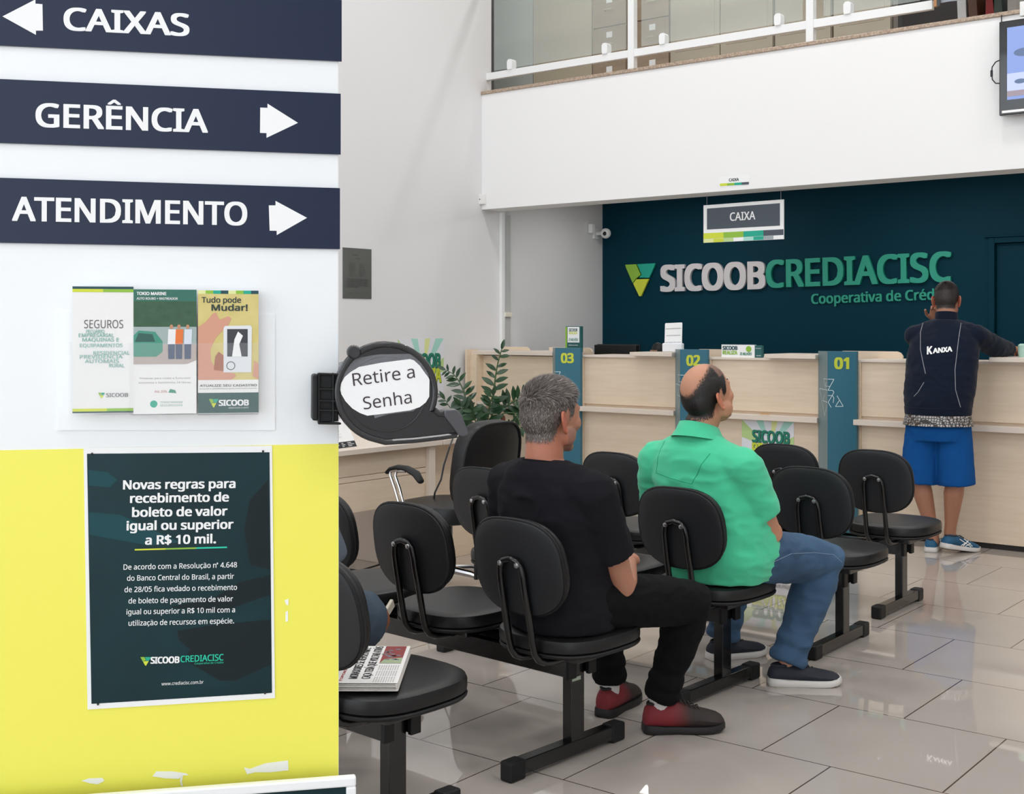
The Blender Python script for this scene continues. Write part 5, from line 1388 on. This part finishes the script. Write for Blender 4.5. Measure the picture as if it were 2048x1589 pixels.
    # ---- trousers
    g = G(); pel = V(S['pel'][0]); g.loft([sring(pel + V((0, 0, z)), r, f, S['pel'][1] * k, S['pel'][2] * k) for z, k in S['pelz']])
    for s_ in 'LR':
        hp, kn, an = V(S['hp' + s_]), V(S['kn' + s_]), V(S['an' + s_]); a_, b_, c_, d_ = S['trr']
        if S['trtype'] == 'long':
            sh_ = [kn.lerp(an, x) for x in (.0, .22, .42, .60, .72, .80, .87, .94, 1.0)]; rr = [b_, b_ * .97, b_ * .88, c_ * 1.04, c_ * .92, c_ * 1.08, c_ * .94, c_ * 1.10, c_]
            g.tube([tuple(hp), tuple(hp.lerp(kn, .35)), tuple(hp.lerp(kn, .75))] + [tuple(p) for p in sh_], [a_, a_ * .97, b_ * 1.07] + rr, 26, round_ends=True, ends=(True, False))
        else:
            e_ = hp.lerp(kn, d_); g.tube([tuple(hp), tuple(hp.lerp(e_, .5)), tuple(e_)], [a_, (a_ + b_) / 2, b_], 26, round_ends=True, ends=(True, False))
    co, nm, fs = fuse(g, .007, 5)
    co = wrinkle(co, nm, S.get('twr', .0045), S.get('twk', (11, 11, 13)), seed=4.)
    tr = emit(S['trname'], co, fs, S['trm'], body, org)
    tr['_b'] = 0; del tr['_b']; TRB.append((BVHTree.FromPolygons([V(c) for c in co], fs), tr))
    return body, up, tr, bvh, Mh, f, r


def project(bvh, pts, d, off=.0015):
    out = []
    for p in pts:
        h = bvh.ray_cast(V(p) - d * .6, d)
        out.append((h[0] + h[1] * off) if h[0] is not None else V(p))
    return out


def band(c, r, f, a, b, h, flare, thick=.003, tilt=0., open_front=False, n=48):
    """a collar or hem band: elliptical strip around c, height h"""
    g = G(); rings = []
    for k in range(n):
        th = 2 * math.pi * k / n; x, y = math.cos(th), math.sin(th); z0 = tilt * (-y)
        dirv = r * (x * a) + f * (y * b); u_ = dirv.normalized()
        p = c + dirv + V((0, 0, z0))
        rings.append([tuple(p), tuple(p + u_ * flare * .6 + V((0, 0, h * .6))), tuple(p + u_ * flare + V((0, 0, h))), tuple(p + u_ * (flare + thick) + V((0, 0, h))), tuple(p + u_ * (flare * .6 + thick) + V((0, 0, h * .5))), tuple(p + u_ * thick)])
    rings.append(rings[0]); g.loft(rings, cap=False); return g


def lg(g, org): g.v = [tuple(V(v) - org) for v in g.v]; return g


def seam(bvh, pts, d, rad, m, parent, org, name='seam'):
    P = []
    for k in range(len(pts) - 1):
        for j in range(8): P.append(V(pts[k]).lerp(V(pts[k + 1]), j / 8))
    P.append(V(pts[-1])); Q = project(bvh, P, d, .0005)
    return G().tube([tuple(q - org) for q in Q], rad, 6).build(name, m, parent)


def mask_full(x, y, z):
    h = z - hairline(y) + .004 * noise.noise(V((x * 90, y * 90, z * 90)))
    if abs(x) < .05 and y > .07 and z < .095: return 0.
    return max(0., min(1., h / .010))


def mask_bald(x, y, z):
    m = mask_full(x, y, z - (.010 if y < -.02 else 0))
    d = ((x) / .052) ** 2 + ((y + .042) / .074) ** 2 + max(0., (.075 - z) / .062) ** 2
    if z > .0:
        t_ = max(0., min(1., (d - .72) / .62)); m *= t_ * t_ * (3 - 2 * t_)
    if y > .02 and z > .07: m *= .55
    return m


cloth = lambda name, col, b=.25, sc=700, sh=.0, r=.9: mat(name, col, r, bump=(sc, b, .0008), sheen=sh, spec=.15)

# ---- 1. man in the dark t-shirt
f1, r1 = hd(85.5)
o1 = V((-2.37, 3.24, 0))
def comb1(x, y, z):
    t_ = max(0., min(1., (z - .03) / .06)); t_ = t_ * t_ * (3 - 2 * t_)
    fr = max(0., min(1., (y + .02) / .08)) * t_; return (.010 + .017 * t_ + .006 * fr, (.15 * t_, -.15 + .75 * t_, -1 + 1.1 * t_), .40 + .45 * t_ + .25 * fr)
ts = cloth('charcoal cotton', '#19181d')
tors1 = [((-2.37, 3.255, .435), .175, .145), ((-2.37, 3.255, .50), .190, .155), ((-2.37, 3.245, .60), .180, .150), ((-2.372, 3.235, .70), .185, .140), ((-2.378, 3.220, .80), .200, .132), ((-2.383, 3.205, .88), .195, .118), ((-2.387, 3.19, .935), .150, .095), ((-2.39, 3.18, .975), .080, .068)]
bd1, up1, tr1, bv1, Mh1, f_, r_ = person(dict(
    org=o1, skin='#ab7760', label='man in charcoal t-shirt and black trousers seated on the second bench with folded arms', head=(-2.390, 3.218, 1.110), head_h=80, pitch=2, hs=1.055, neck=(-2.39, 3.185, .965), body_h=85.5, nr=.060,
    torso=tors1, shL=(-2.565, 3.215, .885), shR=(-2.195, 3.185, .885), elL=(-2.615, 3.30, .60), elR=(-2.182, 3.325, .575), wrL=(-2.42, 3.455, .625), wrR=(-2.255, 3.47, .635), hdL=((.98, -.05, .1), (0, .2, 1), 1, .55), hdR=((-.85, .1, .05), (.1, .5, .8), -1, .6),
    hpL=(-2.465, 3.27, .53), hpR=(-2.275, 3.25, .53), knL=(-2.50, 3.69, .475), knR=(-2.138, 3.675, .470), anL=(-2.52, 3.752, .125), anR=(-2.272, 3.698, .122), calf=(0, -1, 0),
    scalp='#5f5753', mask=mask_full, comb=comb1, strands=15000, sw=.0008, hairm=hair_mat('grey hair strands', ['#2b2522', '#544b46', '#766b64', '#463f3b', '#b3aba5'], .5), stubble=.35, red=True,
    leg=.9, slv=(.070, .070, 'short', .66), upname='t_shirt', upm=ts, wr=.0055, wk=(9, 9, 12), seed=2.,
    pel=((-2.37, 3.255, .53), .178, .145), pelz=((-.085, .9), (-.04, 1), (.05, 1), (.1, .95)), trtype='long', trr=(.094, .076, .057, 0), trname='trousers', trm=cloth('black denim', '#101012', .2, 500), twr=.007, twk=(8, 8, 14)))
lg(band(V((-2.39, 3.185, .958)), r1, f1, .072, .072, .016, -.003, .004, tilt=.010), o1).build('collar_band', ts, bd1)
sk = mat('white sock', '#d6d2d0', .8)
G().tube([tuple(V((-2.272, 3.698, .16)) - o1), tuple(V((-2.274, 3.696, .07)) - o1)], .037, 20).build('sock', sk, bd1); G().tube([tuple(V((-2.52, 3.752, .16)) - o1), tuple(V((-2.521, 3.750, .07)) - o1)], .037, 20).build('sock', sk, bd1)
rs = bpy.data.materials.new('wine red to black shoe'); rs.use_nodes = True; nt = rs.node_tree; b = nt.nodes['Principled BSDF']; tc = nt.nodes.new('ShaderNodeTexCoord'); sx = nt.nodes.new('ShaderNodeSeparateXYZ'); rp = nt.nodes.new('ShaderNodeValToRGB')
rp.color_ramp.elements[0].position = .09; rp.color_ramp.elements[0].color = lin('#7c2029'); rp.color_ramp.elements[1].position = .16; rp.color_ramp.elements[1].color = lin('#2a211e')
nt.links.new(tc.outputs['Object'], sx.inputs[0]); nt.links.new(sx.outputs['Y'], rp.inputs[0]); nt.links.new(rp.outputs[0], b.inputs['Base Color']); b.inputs['Roughness'].default_value = .7
so = mat('black rubber sole', '#1c191a', .6)
ha = math.degrees(math.atan2(3.853 - 3.669, -2.106 + 2.297))
shoe(bd1, o1, (-2.315, 3.655, 0), ha, .285, rs, so, label='wine red and black lace-up sneaker', lace=mat('dark lace', '#2d2a26', .7), collar=so, hs=1.28)
shoe(bd1, o1, (-2.512, 3.695, 0), 100, .28, rs, so, label='wine red and black lace-up sneaker', lace=mat('dark lace'), collar=so, hs=1.28)
G().ell(tuple(V(project(bv1, [(-2.2, 3.3, .5)], V((-1, 0, 0)))[0]) - o1), (.006, .006, .006)).build('rivet', STEEL, tr1)

# ---- 2. man in the green polo
f2, r2 = hd(85)
o2 = V((-2.36, 4.23, 0))
def comb2(x, y, z): return ((.007 if (y > .02 and z > .06) else .011), (0, -.3 if y < 0 else -.1, -1), .28)
po = cloth('sea green pique', '#4cc698', .3, 900, .2)
tors2 = [((-2.345, 4.26, .44), .195, .175), ((-2.345, 4.26, .52), .222, .195), ((-2.355, 4.255, .62), .222, .198), ((-2.37, 4.245, .72), .218, .182), ((-2.385, 4.22, .82), .220, .160), ((-2.395, 4.20, .89), .205, .135), ((-2.40, 4.19, .945), .150, .105), ((-2.40, 4.185, .985), .082, .075)]
bd2, up2, tr2, bv2, Mh2, f_, r_ = person(dict(
    org=o2, skin='#b98468', label='balding man in sea green polo shirt and blue jeans seated looking up to the right', head=(-2.375, 4.205, 1.135), head_h=74, pitch=20, roll=0, hs=1.05, neck=(-2.40, 4.185, .985), body_h=85, nr=.064, heavy=.006, hsc=1.0,
    torso=tors2, shL=(-2.592, 4.20, .878), shR=(-2.208, 4.165, .878), elL=(-2.655, 4.30, .61), elR=(-2.160, 4.305, .615), wrL=(-2.45, 4.50, .60), wrR=(-2.26, 4.50, .605), hdL=((.95, .1, .05), (0, .3, 1), 1, .5), hdR=((-.9, .15, .05), (.1, .4, .9), -1, .5),
    hpL=(-2.445, 4.25, .535), hpR=(-2.245, 4.23, .535), knL=(-2.49, 4.69, .49), knR=(-2.105, 4.655, .475), anL=(-2.566, 4.675, .09), anR=(-2.184, 4.492, .085), calf=(0, -1, 0), arm=1.12,
    scalp='#1d1715', mask=mask_bald, comb=comb2, strands=14000, sw=.0009, hairm=hair_mat('black hair strands', ['#0d0b0b', '#1a1614', '#241d1a'], .45),
    leg=.9, slv=(.078, .074, 'short', .70), blobs=[((-2.20, 4.29, .545), (.085, .13, .075))], upname='polo_shirt', upm=po, wr=.008, wk=(6, 6, 13), seed=6.,
    pel=((-2.345, 4.26, .53), .19, .17), pelz=((-.085, .9), (-.04, 1), (.05, 1), (.1, .95)), trtype='long', trr=(.105, .088, .068, 0), trname='jeans', trm=mat('blue denim', '#26405c', .85, bump=(600, .3, .0008), var=('#3f5f7e', 3, (1, 1, 1)), sheen=.0), twr=.0075, twk=(8, 8, 13)))
# polo collar, seams
cb = band(V((-2.400, 4.187, .978)), r2, f2, .074, .074, .045, -.006, .004, tilt=.020)
cb2 = band(V((-2.400, 4.187, .968)), r2, f2, .104, .104, .055, -.032, .004, tilt=.024)
cb.v += []; n0 = len(cb.v); cb.v += cb2.v; cb.f += [tuple(i + n0 for i in q) for q in cb2.f]; cb.mi += cb2.mi
lg(cb, o2).build('polo_collar', po, bd2, angle=80)
sm = cloth('polo seam green', '#2fa877')
fv = (V((-2.40, 4.19, .9)) - V((0, 0, .9))).normalized()
for pts in ([(-2.545, 4.05, .84), (-2.36, 4.05, .815)], [(-2.545, 4.05, .84), (-2.53, 4.05, .96)], [(-2.36, 4.05, .815), (-2.30, 4.05, .93)]):
    seam(bv2, pts, f2, .0012, sm, up2, o2)
js = mat('denim seam', '#7f93a6', .8)
def seam_on(bvh, parent, org, pts, rad, m, name):
    Q = []
    for k in range(len(pts) - 1):
        for j in range(7):
            u, v = [pts[k][i] + (pts[k + 1][i] - pts[k][i]) * j / 6 for i in (0, 1)]; h = bvh.ray_cast(CAM, ray(u, v).normalized())
            if h[0] is not None: Q.append(tuple(h[0] + h[1] * .0003 - org))
    if len(Q) > 2: G().tube(Q, rad, 6).build(name, m, parent)
seam_on(TRB[1][0], tr2, o2, [(1540, 1128), (1583, 1108), (1630, 1106), (1667, 1110), (1684, 1125)], .0011, js, 'side_seam')
seam_on(TRB[1][0], tr2, o2, [(1640, 1290), (1652, 1250), (1668, 1200)], .0010, js, 'side_seam')
nv = mat('navy mesh shoe', '#1d222d', .75, bump=(400, .3, .001)); ws = mat('white rubber sole', '#d9d6d2', .5)
ha = math.degrees(math.atan2(4.618 - 4.454, -2.019 + 2.226))
shoe(bd2, o2, (-2.240, 4.445, 0), ha, .285, nv, ws, label='navy sneaker with white sole', lace=mat('dark lace'), hs=.98)
shoe(bd2, o2, (-2.60, 4.615, 0), 62, .28, nv, ws, label='navy sneaker with white sole', lace=mat('dark lace'), hs=.98)

# ---- 3. man at the counter
f3, r3 = hd(98)
o3 = V((-2.71, 7.68, 0))
def comb3(x, y, z): return (.008 if z > .06 else .004, (0, .2, -.6), .9)
jk = cloth('navy track jacket', '#0e1728', .2, 500, .08)
tors3 = [((-2.712, 7.665, .875), .184, .137), ((-2.712, 7.67, .905), .200, .150), ((-2.712, 7.685, .98), .208, .152), ((-2.71, 7.71, 1.10), .212, .148), ((-2.708, 7.745, 1.22), .215, .142), ((-2.706, 7.775, 1.32), .205, .128), ((-2.706, 7.80, 1.39), .165, .105), ((-2.708, 7.815, 1.445), .085, .075)]
bd3, up3, tr3, bv3, Mh3, f_, r_ = person(dict(
    org=o3, skin='#a9765e', label='man in navy KANXA jacket and blue shorts leaning on the teller counter', head=(-2.728, 7.868, 1.572), head_h=103, pitch=-6, neck=(-2.712, 7.825, 1.44), body_h=98, nr=.058, hsc=.98,
    torso=tors3, shL=(-2.885, 7.765, 1.345), shR=(-2.530, 7.825, 1.345), elL=(-2.935, 8.03, 1.275), elR=(-2.475, 8.03, 1.275), wrL=(-2.845, 7.985, 1.44), wrR=(-2.450, 8.25, 1.262), hdL=((.25, -.35, .9), (-.3, .9, .2), 1, .9), hdR=((.20, .95, 0), (0, 0, 1), -1, .9),
    hpL=(-2.80, 7.665, .80), hpR=(-2.63, 7.69, .80), knL=(-2.822, 7.655, .47), knR=(-2.612, 7.695, .47), anL=(-2.765, 7.73, .10), anR=(-2.672, 7.765, .125), calf=(.1, -1, 0), leg=1.02,
    scalp='#241c19', mask=mask_full, comb=comb3, strands=9000, sw=.0010, hairm=hair_mat('short dark hair strands', ['#120e0d', '#221a17', '#2c221e'], .5),
    slv=(.072, .062, 'long'), upname='track_jacket', upm=jk, wr=.006, wk=(8, 8, 10), seed=9.,
    pel=((-2.712, 7.67, .80), .180, .140), pelz=((-.10, .96), (-.03, 1.02), (.02, .93)), trtype='short', trr=(.108, .112, 0, 1.12), trname='shorts', trm=cloth('royal blue shorts', '#0f4c8c', .2, 600), twr=.005, twk=(9, 9, 5)))
lg(band(V((-2.712, 7.82, 1.435)), r3, f3, .068, .070, .055, -.006, .005, tilt=.012), o3).build('stand_collar', jk, bd3)
lg(band(V((-2.712, 7.665, .862)), r3, f3, .190, .144, .045, .004, .008), o3).build('hem_band', jk, bd3)
pm = bpy.data.materials.new('hexagon print fabric'); pm.use_nodes = True; nt = pm.node_tree; b = nt.nodes['Principled BSDF']; tc = nt.nodes.new('ShaderNodeTexCoord'); vo = nt.nodes.new('ShaderNodeTexVoronoi'); vo.feature = 'DISTANCE_TO_EDGE'; vo.inputs['Scale'].default_value = 60; vo.inputs['Randomness'].default_value = .35
rp = nt.nodes.new('ShaderNodeValToRGB'); rp.color_ramp.elements[0].position = .10; rp.color_ramp.elements[0].color = lin('#2a2624'); rp.color_ramp.elements[1].position = .16; rp.color_ramp.elements[1].color = lin('#aaa6a4')
ns = nt.nodes.new('ShaderNodeTexNoise'); ns.inputs['Scale'].default_value = 11; r2_ = nt.nodes.new('ShaderNodeValToRGB'); r2_.color_ramp.elements[0].position = .58; r2_.color_ramp.elements[1].position = .61
mx = nt.nodes.new('ShaderNodeMix'); mx.data_type = 'RGBA'; mx.inputs['B'].default_value = lin('#3a2a1a')
nt.links.new(tc.outputs['Object'], vo.inputs['Vector']); nt.links.new(vo.outputs['Distance'], rp.inputs[0]); nt.links.new(tc.outputs['Object'], ns.inputs['Vector']); nt.links.new(ns.outputs['Fac'], r2_.inputs[0]); nt.links.new(r2_.outputs[0], mx.inputs['Factor']); nt.links.new(rp.outputs[0], mx.inputs['A']); nt.links.new(mx.outputs['Result'], b.inputs['Base Color'])
o = lg(band(V((-2.712, 7.665, .795)), r3, f3, .206, .160, .085, -.018, .004), o3).build('undershirt_hem', pm, bd3); o['label'] = 'hexagon patterned shirt hem under the jacket'
# piping and lettering on the back
bd_ = V((.05, 1, 0)).normalized(); pp = mat('grey jacket piping', '#8b8d92', .5)
fo3 = lambda u, v: atd(u, v, 7.55)
vd = FW.copy(); vd = (V((-2.71, 7.7, 1.1)) - CAM).normalized(); vd.z = 0; vd.normalize()
def pxl(bvh, pts): return [(CAM + ray(u, v) * 6.9) for u, v in pts]
def seam_px(pts, rad, m, name):
    P = []
    for k in range(len(pts) - 1):
        for j in range(6): P.append((pts[k][0] + (pts[k + 1][0] - pts[k][0]) * j / 6, pts[k][1] + (pts[k + 1][1] - pts[k][1]) * j / 6))
    P.append(pts[-1]); Q = []
    for u, v in P:
        h = bv3.ray_cast(CAM, ray(u, v).normalized())
        if h[0] is not None: Q.append(tuple(h[0] + h[1] * .0005 - o3))
    if len(Q) > 2: G().tube(Q, rad, 6).build(name, m, up3)
seam_px([(1847, 643), (1841, 665), (1841, 700), (1846, 725), (1851, 748)], .0022, pp, 'piping')
seam_px([(1923, 640), (1917, 680), (1910, 740), (1911, 780), (1921, 815)], .0022, pp, 'piping')
seam_px([(1848, 765), (1836, 785), (1828, 793)], .0022, pp, 'piping')
lp = Plane(atd(1880, 700, 7.5), (math.sin(math.radians(98)), -math.cos(math.radians(98)), 0)); sl = Sheet(lp, 1853, 709)
g = G(); sl.text(g, 'K', (1854, 709), (1865, 708), 15, 0, .04, skew=.12); sl.text(g, 'ANXA', (1866, 707), (1905, 703), 9.5, 0, .05, skew=.1)
g2 = G(); vs = []
for v_ in g.v:
    w_ = sl.M @ V(v_); h = bv3.ray_cast(CAM, (w_ - CAM).normalized()); vs.append(tuple((h[0] + lp.n * .0045 if h[0] is not None else w_) - o3))
g2.v, g2.f, g2.mi = vs, g.f, g.mi; g2.build('lettering', PAPER, up3, smooth=False)
bs = mat('teal blue running shoe', '#11618f', .6, bump=(400, .2, .001), var=('#164a66', 12, (1, 1, 1)))
sws = (((.30, .068), (.62, .030)), ((.42, .074), (.66, .034)), ((.36, .030), (.52, .060)), ((.48, .028), (.60, .050)), ((.42, .028), (.52, .066)))
shoe(bd3, o3, (-2.762, 7.675, 0), 105, .28, bs, ws, pitch=0, label='teal blue running shoe with white sole', collar=INK, lace=INK, swoosh=sws)
shoe(bd3, o3, (-2.690, 7.685, 0), 62, .28, bs, ws, pitch=9, label='teal blue running shoe with white sole', collar=INK, lace=INK, swoosh=sws)

# ---- 4. person mostly hidden behind the sign panel
f4, r4 = hd(86)
o4 = V((-2.90, 2.50, 0))
tors4 = [((-2.90, 2.50, .44), .18, .15), ((-2.90, 2.50, .52), .195, .16), ((-2.90, 2.49, .62), .185, .152), ((-2.90, 2.48, .72), .19, .142), ((-2.90, 2.465, .82), .20, .132), ((-2.90, 2.455, .90), .19, .115), ((-2.90, 2.44, .95), .14, .09), ((-2.90, 2.435, .99), .08, .068)]
bd4, up4, tr4, bv4, Mh4, f_, r_ = person(dict(
    org=o4, skin='#8d5b43', label='seated person in denim shorts, only a bare knee visible beside the sign panel', head=(-2.90, 2.47, 1.13), head_h=88, pitch=-4, neck=(-2.90, 2.44, .98), body_h=86, nr=.056,
    torso=tors4, shL=(-3.085, 2.46, .90), shR=(-2.715, 2.45, .90), elL=(-3.12, 2.56, .63), elR=(-2.70, 2.56, .63), wrL=(-3.0, 2.76, .60), wrR=(-2.85, 2.75, .61), hdL=((.9, .3, 0), (0, .1, 1), 1, .4), hdR=((-.85, .3, 0), (0, .1, 1), -1, .4),
    hpL=(-3.0, 2.52, .53), hpR=(-2.82, 2.51, .53), knL=(-3.10, 2.90, .48), knR=(-2.845, 2.86, .455), anL=(-3.22, 2.72, .11), anR=(-3.08, 2.64, .11), calf=(0, -1, 0), leg=1.2,
    scalp='#1f1815', mask=mask_full, comb=comb3, strands=5000, sw=.001, hairm=bpy.data.materials['short dark hair strands'],
    slv=(.075, .073, 'short', .7), upname='t_shirt', upm=cloth('slate grey cotton', '#5c6670'), wr=.005,
    pel=((-2.90, 2.50, .53), .175, .148), pelz=((-.085, .9), (-.04, 1), (.05, 1), (.1, .95)), trtype='short', trr=(.094, .092, 0, .93), trname='denim_shorts', trm=mat('grey blue denim', '#3d4d5c', .85, bump=(600, .3, .0008)), twr=.004))
shoe(bd4, o4, (-3.10, 2.59, 0), 95, .27, nv, ws, label='navy sneaker with white sole'); shoe(bd4, o4, (-3.24, 2.66, 0), 95, .27, nv, ws, label='navy sneaker with white sole')
q = atd(797, 1227, 4.05)
o = G().box((0, 0, 0), (.012, .05, .03)).build('paper_packet', mat('cream paper', '#d3cbbb', .7), smooth=False, bevel=.003, M=Matrix.Translation((-2.865, 2.968, .475)) @ Matrix.Rotation(.3, 4, 'Z') @ Matrix.Rotation(.5, 4, 'X')); tag(o, 'small cream paper packet resting on the bare knee beside the sign panel', 'packet')
# ================================================================== world, camera
w = bpy.data.worlds.new('sky'); SC.world = w; w.use_nodes = True; nt = w.node_tree
bg = nt.nodes['Background']; bg.inputs['Color'].default_value = (.90, .95, 1.0, 1); bg.inputs['Strength'].default_value = WORLD_S
cd = bpy.data.cameras.new('camera'); co_ = bpy.data.objects.new('camera', cd); COL.objects.link(co_); SC.camera = co_
cd.sensor_width = 36; cd.sensor_fit = 'HORIZONTAL'; cd.lens = FPX / 2048 * 36
cd.shift_y = -(794.5 - HY) / 2048.0
co_.location = CAM
co_.rotation_euler = (math.pi / 2, 0, TH)
cd.clip_start = .05; cd.clip_end = 100
vs_ = SC.view_settings; vs_.view_transform = 'Standard'; vs_.look = 'None'; vs_.gamma = 1; vs_.use_curve_mapping = False; vs_.exposure = EXPO
SC.cycles.use_denoising = True
try: SC.cycles.denoiser = 'OPENIMAGEDENOISE'
except Exception: pass
SC.cycles.max_bounces = 10; SC.cycles.diffuse_bounces = 6; SC.cycles.glossy_bounces = 4; SC.cycles.transparent_max_bounces = 12
SC.cycles.sample_clamp_indirect = 6
SC.cycles.caustics_reflective = False; SC.cycles.caustics_refractive = False
